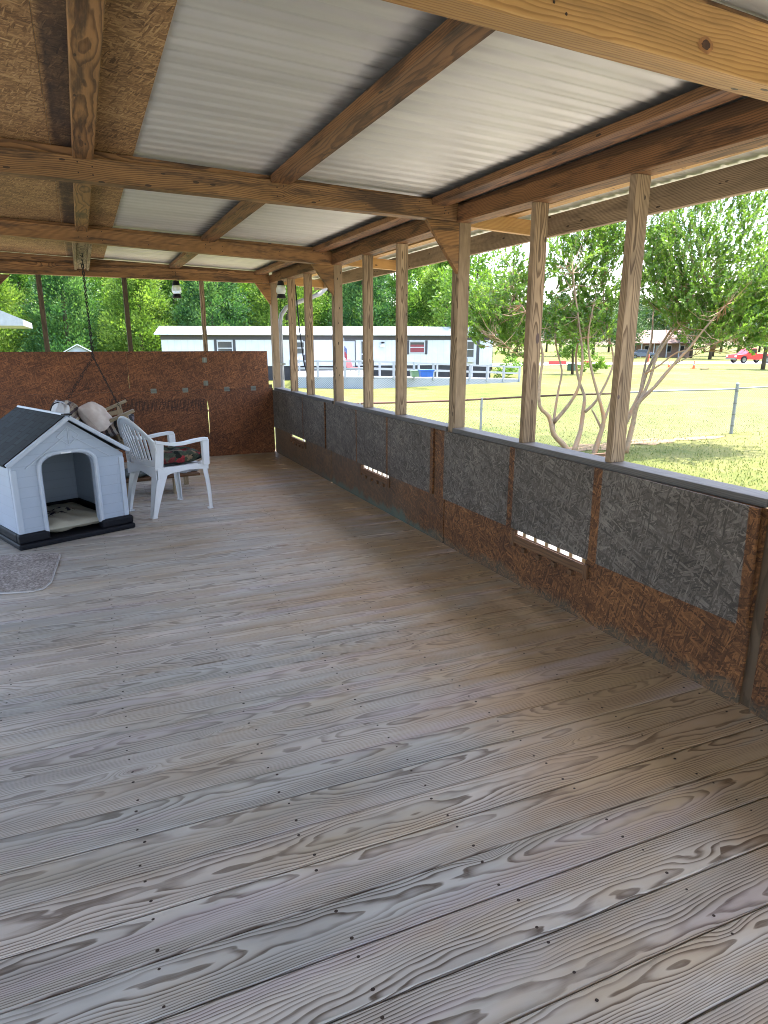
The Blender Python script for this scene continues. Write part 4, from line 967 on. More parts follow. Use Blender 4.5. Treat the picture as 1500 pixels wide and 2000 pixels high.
# ---- crape myrtle: many leaning stems -------------------------------------------------
def myrtle():
    r = empty('crape_myrtle', (0, 0, 0), 0, 'multi-stemmed smooth barked tree with small glossy leaves, in front of the chain-link fence', 'tree')
    bark = NT('smooth_mottled_bark'); p = bark.obj(); n = bark.noise(bark.vmul(p, (4, 4, 1.2)), 1.0, 4, .6); n2 = bark.noise(p, 16, 3, .6)
    c = bark.ramp(bark.math('MULTIPLY_ADD', n2, .4, bark.math('MULTIPLY', n, .7)), [(.4, (.15, .092, .05)), (.55, (.27, .18, .10)), (.7, (.34, .165, .07))]); bark.set(Base_Color=c, Roughness=.65); bark.bump(n2, .3, .01)
    D0 = 14.3
    def q(X, Y, dd=0.0): return at(900+X/2.5, 340+Y/2.5, D0+dd)
    rr = random.Random(3)
    stems = [  # (points in survey pixels, depth drift, base radius, end radius)
        ([(540, 1372), (500, 1320), (455, 1270), (430, 1185), (383, 1130), (392, 1000), (405, 880), (360, 760), (300, 640)], -.5, .085, .018),
        ([(455, 1270), (450, 1195), (476, 1060), (490, 960), (470, 860), (455, 720), (470, 560)], .5, .045, .012),
        ([(450, 1215), (520, 1130), (575, 1040), (592, 900), (578, 750), (565, 600), (540, 440)], -.7, .055, .014),
        ([(545, 1365), (585, 1260), (603, 1150), (600, 1085), (575, 1000), (560, 880), (600, 700), (640, 520)], .9, .070, .016),
        ([(603, 1160), (660, 1110), (722, 985), (745, 890), (700, 700), (690, 500)], .3, .045, .012),
        ([(645, 1395), (690, 1255), (700, 1190), (672, 1100), (640, 960), (620, 800), (650, 640)], -.4, .075, .016),
        ([(690, 1250), (655, 1175), (640, 1150)], .2, .04, .014),
        ([(700, 1200), (735, 1100), (760, 960), (790, 800), (800, 600), (830, 420)], 1.1, .04, .012),
        ([(690, 1405), (770, 1270), (830, 1170), (870, 1075), (900, 975), (960, 860), (1000, 800), (1060, 690), (1080, 560)], .4, .085, .018),
        ([(800, 1370), (840, 1220), (868, 1120), (950, 1040), (1040, 925), (1115, 845), (1190, 760), (1290, 640)], -.9, .075, .016),
        ([(855, 1150), (880, 1060), (905, 920), (930, 800), (940, 640), (1000, 440)], 1.2, .05, .012),
        ([(868, 1120), (925, 1010), (960, 880), (1045, 760), (1090, 640), (1170, 500)], -.2, .05, .014),
        ([(900, 975), (970, 930), (1060, 870), (1180, 850), (1330, 790)], -.8, .03, .008),
        ([(950, 1040), (1010, 960), (1100, 900), (1215, 860)], .6, .028, .008),
        ([(405, 880), (340, 860), (290, 890), (240, 850), (160, 790)], -.6, .022, .006),
        ([(360, 760), (270, 640), (255, 500), (270, 420)], .3, .02, .006),
    ]
    nodes = []
    for i, (pts, dr, r0, r1) in enumerate(stems):
        P = [q(x+rr.uniform(-5, 5), y, dr*(k/(len(pts)-1))**1.2) for k, (x, y) in enumerate(pts)]
        # smooth
        Q = []
        for k in range(len(P)-1):
            p0, p1, p2, p3 = P[max(k-1, 0)], P[k], P[k+1], P[min(k+2, len(P)-1)]
            for t in (0, .33, .66): Q.append(.5*((2*p1)+(-p0+p2)*t+(2*p0-5*p1+4*p2-p3)*t*t+(-p0+3*p1-3*p2+p3)*t**3))
        Q.append(P[-1]); m = len(Q); b = MB(); b.tube(Q, [.86*(r0+(r1-r0)*(k/(m-1))**.8)*(1+.06*math.sin(k*2.3+i)) for k in range(m)], 9)
        b.build('stem', bark.mat, r, smooth=True); nodes += [(Q[k], k/(m-1)) for k in range(int(m*.45), m)]
    # leaf masses
    E = [(180, 690, 150, 160, 220), (470, 720, 120, 110, 90), (640, 770, 140, 80, 90), (1150, 730, 170, 90, 110), (290, 830, 110, 80, 60), (1090, 610, 150, 130, 110), (1390, 690, 160, 130, 160), (330, 560, 90, 120, 70), (255, 480, 60, 130, 50), (575, 400, 175, 190, 250), (640, 610, 150, 150, 130), (1130, 330, 270, 250, 400), (1250, 590, 250, 190, 240), (980, 470, 150, 230, 260), (1440, 430, 170, 300, 280), (1330, 790, 210, 85, 150), (735, 330, 130, 150, 160), (1180, 120, 60, 110, 40), (1380, 130, 90, 130, 70), (960, 160, 60, 90, 30), (1620, 560, 150, 200, 90), (560, 180, 60, 110, 40), (100, 780, 60, 70, 40)]
    cen = []; axs = []; nrs = []; ln = []; wd = []; rn = []; tw = MB(); bases = np.array([n_[0] for n_ in nodes])
    for (ex, ey, rx, ry, cnt) in E:
        for k in range(cnt):
            u = unit(1)[0]*RNG.random()**(1/2.4); p = q(ex+u[0]*rx, ey+u[1]*ry, u[2]*max(rx, ry)*.0046*1.1)
            j = int(np.argmin(((bases-p)**2).sum(1)+RNG.random(len(bases))*.9)); away = p-bases[j]; d = nrm(nrm(away+1e-6)*.75+np.array((0, 0, .55))+unit(1)[0]*.55)
            L = RNG.uniform(.25, .5); nl = RNG.integers(19, 30); tone = RNG.random()*.55+.2*RNG.random()
            if k % 4 == 0 and .15 < np.linalg.norm(away) < .95:
                mid = (bases[j]+p)/2+np.array((0, 0, -.06)); tw.tube([bases[j], mid, p], [.010, .007, .004], 4, cap=False)
            tw.tube([p-d*L*.1, p+d*L], [.0045, .002], 3, cap=False)
            for i in range(nl):
                t = (i+.5)/nl; s = unit(1)[0]; s = nrm(s-d*s.dot(d)); a = nrm(s*.8+d*.6); cen.append(p+d*L*t+a*.028); axs.append(a); nrs.append(nrm(np.cross(a, d)*.25+np.cross(np.cross(a, d), a)+np.array((0, 0, .5))+unit(1)[0]*.4)); ln.append(RNG.uniform(.06, .11)); wd.append(RNG.uniform(.034, .054)); rn.append(min(1, tone+.25*RNG.random()))
    tw.build('twigs', bark.mat, r)
    me = quads_mesh('foliage', np.array(cen), np.array(axs), np.array(nrs), np.array(ln), np.array(wd), np.array(rn), leaf_mat('glossy_small_leaves', [(.055, .12, .028), (.14, .25, .048), (.25, .355, .085)], .55, .25))
    o = bpy.data.objects.new('foliage', me); C.objects.link(o); o.parent = r
myrtle()
b = MB(); b.box((8.35, 9.9, GZ+.0), (9.6, 9.98, GZ+.19)); b.box((8.2, 9.5, GZ+.1), (9.2, 9.58, GZ+.2)); tag(b.build('landscape_timber', M['darkwood']), 'dark timbers on the lawn at the foot of the tree', 'timber')

# ---- background trees ---------------------------------------------------------------
def crown(name, kind, H, R, nclump, nleaf, ls, mat, seed, base=.12):
    g = np.random.default_rng(seed); cen = []; ax = []; nr = []; rn = []; ll = []
    for k in range(nclump):
        if kind == 'cone':
            t = g.random()**1.15; z = base+(1-base)*t; rad = R*(1-t)**.62*(.55+.6*g.random())*(1.0 if t > .05 else .9); a = g.random()*2*PI
            c = np.array((rad*math.cos(a), rad*math.sin(a), z*H)); cr = R*.33*(1.15-.5*t)*g.uniform(.6, 1.3); up = .75
        elif kind == 'pine':
            t = g.random(); z = .42+.58*t; rad = R*(1-t*.75)*math.sqrt(g.random()); a = g.random()*2*PI
            c = np.array((rad*math.cos(a), rad*math.sin(a), z*H)); cr = R*.26*g.uniform(.7, 1.2); up = .3
        else:
            u = g.normal(size=3); u /= np.linalg.norm(u); u *= g.random()**.4; z = base+(1-base)*(.5+.5*u[2]); w = 1.0-.25*max(0, u[2]); c = np.array((u[0]*R*w, u[1]*R*w, z*H)); cr = R*.30*g.uniform(.65, 1.25); up = .25
        tone = g.random()**1.3*.75; n = int(nleaf*g.uniform(.7, 1.3))
        v = g.normal(size=(n, 3)); v /= np.linalg.norm(v, axis=1)[:, None]; rr = g.random(n)**.55
        p = c+v*rr[:, None]*np.array((cr, cr, cr*.85)); out = np.array((c[0], c[1], 0)); out = out/(np.linalg.norm(out)+1e-6)
        a_ = v*.7+out*.5+np.array((0, 0, up))+g.normal(size=(n, 3))*.35; a_ /= np.linalg.norm(a_, axis=1)[:, None]
        m_ = g.normal(size=(n, 3))*.55+v*1.1+np.array((0, 0, .5))+out*.3; m_ -= a_*(m_*a_).sum(1)[:, None]; m_ /= np.linalg.norm(m_, axis=1)[:, None]+1e-9
        cen.append(p); ax.append(a_); nr.append(m_); rn.append(np.clip(tone+.35*g.random(n)+.10*v[:, 2], 0, 1)); ll.append(g.uniform(.6, 1.3, n)*ls)
    L = np.concatenate(ll)
    return quads_mesh(name, np.concatenate(cen), np.concatenate(ax), np.concatenate(nr), L, L*.48, np.concatenate(rn), mat)
lm_con = leaf_mat('cypress_sprays', [(.035, .11, .026), (.11, .235, .045), (.22, .34, .08)], .45, .6)
lm_bri = leaf_mat('bright_leaves', [(.06, .14, .02), (.12, .22, .03), (.18, .28, .045)], .4, .5)
lm_drk = leaf_mat('dark_leaves', [(.025, .065, .028), (.06, .12, .042), (.11, .18, .058)], .25, .6)
lm_yel = leaf_mat('yellow_green_leaves', [(.07, .12, .015), (.13, .19, .02), (.22, .25, .03)], .4, .5)
barkm = simple('rough_bark', (.09, .065, .045), .9, 0, .3, 5, .2, .6)
def trunk_mesh(H, r, lean=0.0, limbs=0, seed=0):
    rr = random.Random(seed); b = MB(); P = [(0, 0, -.1), (lean*.2, 0, H*.25), (lean*.6, .1, H*.6), (lean, 0, H*.92)]; b.tube(P, [r*1.25, r, r*.65, r*.15], 8)
    for k in range(limbs):
        z = H*rr.uniform(.35, .8); a = rr.uniform(0, 6.28); l = H*.22; b.tube([(lean*.5, 0, z), (math.cos(a)*l*.6, math.sin(a)*l*.6, z+l*.35), (math.cos(a)*l, math.sin(a)*l, z+l*.7)], [r*.4, r*.25, r*.08], 6)
    return b
lm_c2 = leaf_mat('cypress_sprays_yellow', [(.06, .125, .022), (.15, .26, .045), (.27, .38, .085)], .45, .6); lm_c3 = leaf_mat('cypress_sprays_blue', [(.02, .07, .028), (.065, .165, .055), (.15, .27, .085)], .4, .6)
con = [crown('crown', 'cone', 10, 3.0, 210, 150, .20, m_, s) for s, m_ in ((21, lm_con), (22, lm_c2), (23, lm_con), (24, lm_c3))]
bri = [crown('crown', 'round', 7, 2.6, 70, 75, .26, lm_bri, s, .25) for s in (31, 32)]
drk = [crown('crown', 'round', 16, 6.0, 120, 60, .62, lm_drk, s, .22) for s in (41, 42)]
pin = [crown('crown', 'pine', 20, 4.0, 90, 60, .6, lm_drk, s) for s in (51, 52)]
yel = [crown('crown', 'round', 5, 2.3, 60, 70, .24, lm_yel, s, .2) for s in (61,)]
TR = {}
for nm, H, rad, lb in (('con', 10, .16, 0), ('bri', 7, .16, 4), ('drk', 16, .35, 6), ('pin', 20, .26, 0), ('yel', 5, .15, 3)):
    o = trunk_mesh(H, rad, .3, lb, hash(nm) % 7 if False else len(nm)).build('trunk', barkm, smooth=True); TR[nm] = o.data; bpy.data.objects.remove(o)
def tree(name, me, tr, x, y, s, lab, grp, rz=0.0, sz=None, z=None):
    r = empty(name, (x, y, gz(x, y) if z is None else z), rz, lab, 'tree', grp); r.scale = (s, s, s if sz is None else sz)
    for nm, m in (('trunk', TR[tr]), ('crown', me)):
        o = bpy.data.objects.new(nm, m); C.objects.link(o); o.parent = r
    return r
# cypress screen behind the trailer
row = [(-120, 54, 1.05), (-20, 50, .98), (60, 56, 1.08), (135, 52, 1.0), (205, 57, 1.1), (275, 52, .95), (350, 56, 1.05), (420, 53, 1.0), (490, 57, 1.04), (560, 54, .98), (640, 58, 1.02), (712, 55, .98), (790, 58, 1.06), (868, 56, .98)]
side = ['just left of the photo', 'at the left edge of the far opening', 'in the left pane of the far opening', 'behind the small gabled shed', 'behind the swing chain', 'between the two dark battens of the far opening', 'behind the left end of the trailer', 'behind the hanging lantern', 'in the right pane of the far opening', 'behind the far corner post', 'behind the white downpipe bend', 'behind the studs before the trailer doorway', 'behind the stud left of the gusseted middle post', 'behind the gusseted middle post']
for i, ((px, d, s), lab) in enumerate(zip(row, side)):
    p = at(px, 671, d); tree('cypress_tree', con[i % 4], 'con', p[0], p[1], s*1.12, 'tall dense cypress '+lab, 'cypress trees behind the trailer', i*1.3, s*1.05)
for i, (px, d, s) in enumerate([(-60, 60, 1.2), (100, 62, 1.2), (240, 63, 1.2), (385, 62, 1.2), (530, 63, 1.2), (680, 64, 1.15), (830, 64, 1.1)]):
    p = at(px, 671, d); tree('cypress_tree', con[(i+2) % 4], 'con', p[0], p[1], s*1.2, 'tall cypress in the second row, seen through gaps of the front row', 'cypress trees of the second row', i*2.1, s*1.05)
p = at(925, 671, 47); tree('leafy_tree', bri[0], 'bri', p[0], p[1], 1.2, 'bright green leafy tree beyond the right end of the trailer', 'broadleaf trees', .4, 1.34)
p = at(960, 671, 60); tree('leafy_tree', bri[1], 'bri', p[0], p[1], 1.0, 'bright green tree partly hidden behind the one at the trailer end', 'broadleaf trees', 1.4, 1.15)
# far trees along the road
far = [(985, 150, .72, 'drk', 'dark distant tree under the sky gap'), (1040, 125, .70, 'drk', 'dark distant tree behind the left stems of the smooth barked tree'), (1095, 118, .70, 'drk', 'dark distant tree behind the bright young tree'), (1160, 122, .72, 'drk', 'dark distant tree left of the far brick house'), (1215, 150, .92, 'drk', 'dark distant tree behind the left end of the far brick house'), (1300, 148, .95, 'drk', 'dark distant tree behind the right end of the far brick house'), (1352, 108, .66, 'drk', 'dark distant tree just right of the far brick house'), (1390, 98, .60, 'drk', 'dark tree with stout trunk left of the red truck'), (1445, 122, .82, 'drk', 'large dark tree above the red truck cab'), (1540, 116, .85, 'drk', 'large dark tree at the right edge above the red truck bed'), (1222, 103, .50, 'drk', 'dark tree at the left corner of the far brick house')]+[(x_, 165+7*(i_ % 3), .72+.1*(i_ % 2), 'drk', l_) for i_, (x_, l_) in enumerate(((955, 'low distant tree beyond the right end of the trailer'), (1010, 'low distant tree under the sky gap, right of the white ramp end'), (1068, 'low distant tree between the left stems, on the skyline'), (1128, 'low distant tree behind the young tree, on the skyline'), (1190, 'low distant tree behind the near wall stud'), (1258, 'low distant tree peeping over the brick house roof'), (1330, 'low distant tree between house and stout trunk'), (1410, 'low distant tree over the front of the red truck'), (1485, 'low distant tree over the back of the red truck')))]
for i, (px, d, s, k, lab) in enumerate(far):
    p = at(px, 671, d); tree('shade_tree', drk[i % 2], 'drk', p[0], p[1], s, lab, 'dark trees beyond the road', i*.9, s*.95)
for i, (px, d, s, lab) in enumerate([(1395, 120, .80, 'tall pine rising over the red truck'), (1330, 150, .80, 'tall pine behind the far brick house'), (1465, 135, .95, 'tall pine near the right edge'), (945, 95, .62, 'pine tip showing at the edge of the bright green tree')]):
    p = at(px, 671, d); tree('pine_tree', pin[i % 2], 'pin', p[0], p[1], s, lab, 'distant pines', i*1.7)
p = at(1122, 671, 50); tree('young_tree', bri[1], 'bri', p[0], p[1], .62, 'young bright green tree on the lawn behind the left stems', 'broadleaf trees', 2.2, .58)
p = at(1497, 671, 60); tree('yellow_tree', yel[0], 'yel', p[0], p[1], 1.12, 'yellow green tree with a thin trunk at the right edge', 'broadleaf trees', .3, 1.45)
def bush(px, d, s, lab, mat=lm_bri):
    p = at(px, 671, d); me = crown('foliage', 'round', 2, 1.0, 30, 50, .17, mat, int(px), .02); o = bpy.data.objects.new('shrub', me); C.objects.link(o); o.location = (p[0], p[1], gz(p[0], p[1])-.1); o.scale = (s, s, s*.95); tag(o, lab, 'shrub', 'shrubs on the lawn')
bush(1168, 52, .95, 'round green shrub on the lawn right of the young tree'); bush(1143, 55, .5, 'small low shrub between young tree and round shrub')
bush(1005, 46, .9, 'green shrub by the right end of the ramp', lm_con); bush(985, 43.5, .7, 'small shrub at the right corner of the trailer', lm_bri)

# ---- mobile home ----------------------------------------------------------------------
def trailer():
    u = nrm(np.array([21.5, -5.5, 0])); ang = math.atan2(u[1], u[0]); r = empty('mobile_home', (4.7, 43.95, 0), ang, 'long white mobile home with dark trim band and metal roof', 'mobile home'); Ls = 21.9; Dp = 4.2
    t = NT('white_ribbed_siding'); p = t.obj(); x, y, z = t.sep(p); rib = t.math('PINGPONG', x, .2); n = t.noise(p, 2, 3, .6); t.set(Base_Color=t.mix(t.math('MULTIPLY', t.math('LESS_THAN', rib, .02), .25), t.ramp(n, [(.3, (.50, .53, .56)), (.7, (.58, .61, .64))]), (.34, .36, .38)), Roughness=.5)
    dk = simple('charcoal_trim', (.045, .042, .048), .6); sk = simple('dark_skirting', (.035, .033, .036), .8, 0, .3, 2)
    gl = NT('window_glass').set(Base_Color=(.05, .055, .065), Roughness=.08, Specular_IOR_Level=.8).mat
    b = MB(); b.box((0, 0, .08), (Ls, Dp, 1.74)); b.build('wall', t.mat, r)
    b = MB(); b.box((.05, .06, -.84), (Ls-.05, Dp-.06, .078)); b.build('skirting', sk, r)
    b = MB(); b.box((-.02, -.03, 1.742), (Ls+.02, Dp+.03, 2.02)); b.build('trim_band', dk, r)
    rt = NT('pale_metal_roofing'); p = rt.obj(); x, y, z = rt.sep(p); rt.set(Base_Color=rt.mix(rt.math('MULTIPLY', rt.math('LESS_THAN', rt.math('PINGPONG', x, .23), .03), .35), (.46, .48, .50), (.26, .27, .29)), Roughness=.4, Metallic=.1)
    b = MB(); a = [(-.35, -.4, 2.03), (Ls+.3, -.4, 2.03), (Ls+.3, Dp/2, 2.62), (-.35, Dp/2, 2.56)]; b.prism(a, (0, 0, .05)); a = [(-.35, Dp/2+.001, 2.56), (Ls+.3, Dp/2+.001, 2.62), (Ls+.3, Dp+.4, 2.03), (-.35, Dp+.4, 2.03)]; b.prism(a, (0, 0, .05))
    b.build('roof', rt.mat, r)
    b = MB(); b.prism([(.0, -.03, 2.021), (.0, Dp+.03, 2.021), (.0, Dp/2, 2.55)], (-.03, 0, 0)); b.prism([(Ls, -.03, 2.021), (Ls, Dp+.03, 2.021), (Ls, Dp/2, 2.55)], (.03, 0, 0)); b.build('gable_end', dk, r)
    red = simple('red_curtain', (.22, .05, .06), .9); whf = M['whitepaint']
    def window(s0, s1, z0, z1, shutters=True, curtain=None):
        b = MB(); f = .07
        b.box((s0, -.05, z0), (s1, -.001, z0+f)); b.box((s0, -.05, z1-f), (s1, -.001, z1)); b.box((s0, -.05, z0+f), (s0+f, -.001, z1-f)); b.box((s1-f, -.05, z0+f), (s1, -.001, z1-f)); b.box((s0+f, -.045, (z0+z1)/2-.03), (s1-f, -.002, (z0+z1)/2+.03))
        w = b.build('window', whf, r)
        b = MB(); b.box((s0+f, -.03, z0+f), (s1-f, -.003, z1-f)); b.build('pane', gl, w)
        if curtain:
            b = MB(); b.box((s0+f+.02, -.036, z0+f+.02), (s1-f-.02, -.031, z0+(z1-z0)*.72)); b.build('curtain', curtain, w)
        if shutters:
            for a0, a1 in ((s0-.17, s0-.01), (s1+.01, s1+.17)):
                b = MB(); b.box((a0, -.04, z0-.06), (a1, -.001, z1+.06)); b.build('shutter', dk, r)
    window(3.4, 4.4, .75, 1.68, True); window(16.0, 17.1, .86, 1.66, True, red); window(20.0, 20.6, .55, 1.68, False); window(8.3, 9.0, .8, 1.65, True)
    b = MB(); b.box((20.05, -.35, .28), (20.6, -.051, .54)); b.build('window_air_conditioner', M['whitepaint'], r, bevel=.01)
    b = MB(); b.box((20.75, -.035, .08), (20.95, -.001, 1.74)); b.box((8.9, -.035, .08), (9.15, -.0015, 1.74)); b.box((11.05, -.035, .08), (11.3, -.001, 1.74)); b.build('wall_trim', dk, r)
    b = MB(); b.box((11.3, -.06, .0), (11.36, -.001, 1.72)); b.box((12.3, -.06, 0), (12.36, -.001, 1.72)); b.box((11.36, -.06, 1.66), (12.3, -.001, 1.72)); d = b.build('door_frame', dk, r)
    b = MB(); b.box((11.36, -.045, .02), (12.3, -.002, 1.66)); d = b.build('door', whf, r, bevel=.004)
    b = MB(); b.box((12.75, -.05, .2), (13.3, -.002, 1.64)); d2 = b.build('screen_door', gl, r)
    b = MB(); b.box((12.66, -.06, .15), (12.74, -.003, 1.70)); b.box((13.31, -.06, .15), (13.39, -.003, 1.70)); b.box((12.75, -.06, .78), (13.3, -.003, .86)); b.build('frame', whf, d2)
    # wall lamp with vented cap
    b = MB(); b.lathe([(.02, .30), (.13, .29), (.15, .25), (.06, .24), (.13, .20), (.06, .19)], (14.15, -.22, 1.32), 12); lam = b.build('wall_lamp', M['black'], r)
    b = MB(); b.lathe([(.10, .18), (.20, .02), (.20, -.02), (.05, -.03)], (14.15, -.22, 1.32), 14); b.build('shade', M['lanternglass'], lam)
    return r
trailer()
# ramp and landing in front of the trailer
def ramp():
    r = empty('access_ramp', (0, 0, 0), 0, 'white railed wooden ramp and landing in front of the mobile home', 'ramp'); rl = simple('white_rail_paint', (.30, .31, .33), .6, 0, .06, 3); wd = simple('pale_grey_decking', (.33, .34, .35), .8, 0, .1, 2); lat = NT('lattice_skirt'); p = lat.obj(); x, y, z = lat.sep(p)
    g = lat.math('MAXIMUM', lat.math('LESS_THAN', lat.math('PINGPONG', lat.math('ADD', x, z), .05), .014), lat.math('LESS_THAN', lat.math('PINGPONG', lat.math('SUBTRACT', x, z), .05), .014)); lat.set(Base_Color=lat.mix(g, (.17, .19, .21), (.33, .36, .39)), Roughness=.7)
    A = np.array((10.3, 34.6)); B = np.array((14.1, 32.2)); Cc = np.array((17.6, 40.2)); Dd = np.array((12.9, 41.4)); E_ = np.array((24.9, 33.9)); zt = -.22
    b = MB(); b.prism([(A[0], A[1], zt-.08), (B[0], B[1], zt-.08), (Cc[0], Cc[1], zt-.08), (Dd[0], Dd[1], zt-.08)], (0, 0, .08)); b.build('landing', wd, r)
    def side(p, q, za, zb, nm='skirt'):
        b = MB(); b.add([(p[0], p[1], GZ-.05), (q[0], q[1], GZ-.05), (q[0], q[1], zb), (p[0], p[1], za)], [(0, 1, 2, 3)]); b.build(nm, lat.mat, r)
    side(A, B, zt-.085, zt-.085); side(B, E_, zt-.085, -.70); side(Dd, A, zt-.085, zt-.085)
    n = nrm(np.array((-(E_-B)[1], (E_-B)[0], 0)))[:2]*1.4
    b = MB(); b.prism([(B[0], B[1], zt-.07), (E_[0], E_[1], -.72), (E_[0]+n[0], E_[1]+n[1], -.72), (B[0]+n[0], B[1]+n[1], zt-.07)], (0, 0, .07)); b.build('ramp_deck', wd, r)
    def rail(p, q, za, zb, nposts):
        for k in range(nposts):
            t = k/(nposts-1); x = p+(q-p)*t; z = za+(zb-za)*t; b = MB(); b.box((x[0]-.05, x[1]-.05, z-.1), (x[0]+.05, x[1]+.05, z+.86), axis=2); b.build('rail_post', rl, r)
        for h in (.42, .80):
            b = MB(); b.beam((p[0], p[1], za+h), (q[0], q[1], zb+h), .05, .10); b.build('handrail', rl, r)
    rail(B, E_, zt, -.72, 9); rail(B+n, E_+n, zt, -.72, 9); rail(A, B, zt, zt, 4); rail(Dd, A, zt, zt, 4)
ramp()
def tub(px, py, d, col, w, h, lab):
    p = at(px, py, d); r = empty('storage_tub', (p[0], p[1], p[2]), -.25, lab, 'tub', 'plastic tubs on the ramp landing'); m = simple('tub_plastic', col, .4); b = MB(); a = w/2; c = w*.36
    b.add([(-a*.86, -c*.86, 0), (a*.86, -c*.86, 0), (a*.86, c*.86, 0), (-a*.86, c*.86, 0), (-a, -c, h), (a, -c, h), (a, c, h), (-a, c, h)], [(3, 2, 1, 0), (0, 1, 5, 4), (1, 2, 6, 5), (2, 3, 7, 6), (3, 0, 4, 7)]); b.build('body', m, r, bevel=.02)
    b = MB(); b.box((-a-.03, -c-.03, h-.035), (a+.03, c+.03, h+.02)); b.build('rim', m, r, bevel=.01)
tub(832, 736, 34.5, (.02, .10, .42), .74, .36, 'blue plastic tub behind the white ramp rail'); tub(812, 736, 35.4, (.16, .26, .16), .60, .34, 'pale green plastic tub beside the blue one')
def lawn_chair():
    p = at(690, 738, 36.5); r = empty('folding_chair', (p[0], p[1], -.22), .5, 'red folding chair on the landing of the ramp', 'chair'); m = simple('red_canvas', (.42, .05, .06), .8)
    b = MB(); b.box((-.28, -.25, .38), (.28, .25, .41)); b.build('seat', m, r, bevel=.01)
    b = MB(); b.beam((0, .25, .42), (0, .40, .85), .5, .03, up=(0, 1, 0)); b.build('backrest', m, r, bevel=.01)
    for x, y in ((-.26, -.24), (.26, -.24), (-.26, .24), (.26, .24)): b = MB(); b.tube([(x, y, 0), (x, -y*.6, .40)], .014, 6); b.build('leg', M['steel'], r)
lawn_chair()
def flag():
    p = at(672, 690, 38.5); r = empty('flag', (p[0], p[1], p[2]-.1), .2, 'small drooping red and blue flag by the mobile home door', 'flag')
    b = MB(); b.tube([(0, 0, -.7), (0, 0, 1.0)], .015, 6); b.build('pole', M['whitepaint'], r)
    def cloth(z0, z1, col, nm):
        b = MB(); vs = []; n = 8
        for i in range(n+1):
            for z in (z0, z1): vs.append((.02+.20*i/n, .06*math.sin(i*1.7+z*2), z-.25*i/n))
        b.add(vs, [(2*i, 2*i+2, 2*i+3, 2*i+1) for i in range(n)]); b.build(nm, simple(nm+'_cloth', col, .8), r, smooth=True)
    cloth(-.1, .25, (.30, .05, .06), 'red_field'); cloth(.251, .55, (.10, .13, .26), 'blue_field')
flag()
# ---- neighbouring buildings seen past the far wall -----------------------------------
def shed():
    p = at(150, 671, 40); r = empty('garden_shed', (p[0], p[1], GZ), .0, 'small white gabled shed roof showing above the far wall', 'shed'); sd_ = simple('blue_white_siding', (.32, .36, .42), .6, 0, .1, 3); rf = simple('white_shed_roof', (.48, .49, .50), .5)
    w, dpt, hw, hp = 1.3, 2.4, 1.86, 2.24
    b = MB(); b.prism([(-w/2, 0, 0), (w/2, 0, 0), (w/2, 0, hw-.02), (0, 0, hp-.02), (-w/2, 0, hw-.02)], (0, dpt, 0)); b.build('wall', sd_, r)
    for s in (-1, 1):
        b = MB(); b.prism([(s*(w/2+.2), -.2, hw-.08), (0, -.2, hp+.02), (0, dpt+.2, hp+.02), (s*(w/2+.2), dpt+.2, hw-.08)], (0, 0, .07)); b.build('roof_slope', rf, r)
    b = MB(); b.box((-.4, -.03, .05), (.4, -.002, 1.8)); b.build('door', M['whitepaint'], r)
shed()
def outbuilding():
    p = at(45, 630, 25); r = empty('outbuilding', (p[0], p[1], GZ), 0, 'white roofed building corner at the left edge of the far opening', 'building'); rf = simple('white_roof_panel', (.27, .29, .31), .5); wl = simple('pale_wall_panel', (.55, .55, .52), .7)
    z = 2.05-GZ+.10
    b = MB(); b.box((-6.2, 2.2, 0), (-1.9, 5, z-.02)); b.build('wall', wl, r)
    b = MB(); b.prism([(0, 0, z+.02), (0, 0, z+.26), (-3.2, 0, z+1.7), (-6.4, 0, z+.26), (-6.4, 0, z+.02)], (0, 5.6, 0)); b.build('roof', rf, r)
    b = MB(); b.box((-3.6, 2.16, .05), (-2.6, 2.199, 2.0)); b.build('door', M['whitepaint'], r)
outbuilding()
def brick_house():
    p = at(1285, 679, 112); fw = nrm(np.array((p[0], p[1], 0))); r = empty('brick_house', (p[0], p[1], gz(p[0], p[1])), math.atan2(fw[1], fw[0])-PI/2+.25, 'far brick house with brown roof and white porch beyond the road', 'house')
    bk = simple('brick_wall', (.22, .14, .11), .9, 0, .2, 3); rf = simple('brown_shingle_roof', (.19, .125, .11), .9, 0, .15, 2)
    r.scale = (.62, .8, .95)
    b = MB(); b.box((-9, 0, 0), (9, 8, 2.6)); b.build('wall', bk, r)
    b = MB(); b.prism([(-9.6, -2.4, 2.5), (-9.6, 8.5, 2.5), (-9.6, 4, 4.9)], (19.2, 0, 0)); b.build('roof', rf, r)
    for x in (-5, -1.7, 1.7, 5):
        b = MB(); b.box((x-.11, -2.1, 0), (x+.11, -1.9, 2.5), axis=2); b.build('porch_column', M['whitepaint'], r)
    for x in (-6.5, -3, 3, 6.5):
        b = MB(); b.box((x-.6, -.05, .9), (x+.6, -.001, 2.1)); w = b.build('window', M['whitepaint'], r); b = MB(); b.box((x-.5, -.07, 1.0), (x+.5, -.051, 2.0)); b.build('pane', M['black'], w)
    b = MB(); b.box((-.5, -.05, .05), (.5, -.001, 2.1)); b.build('door', M['whitepaint'], r)
brick_house()
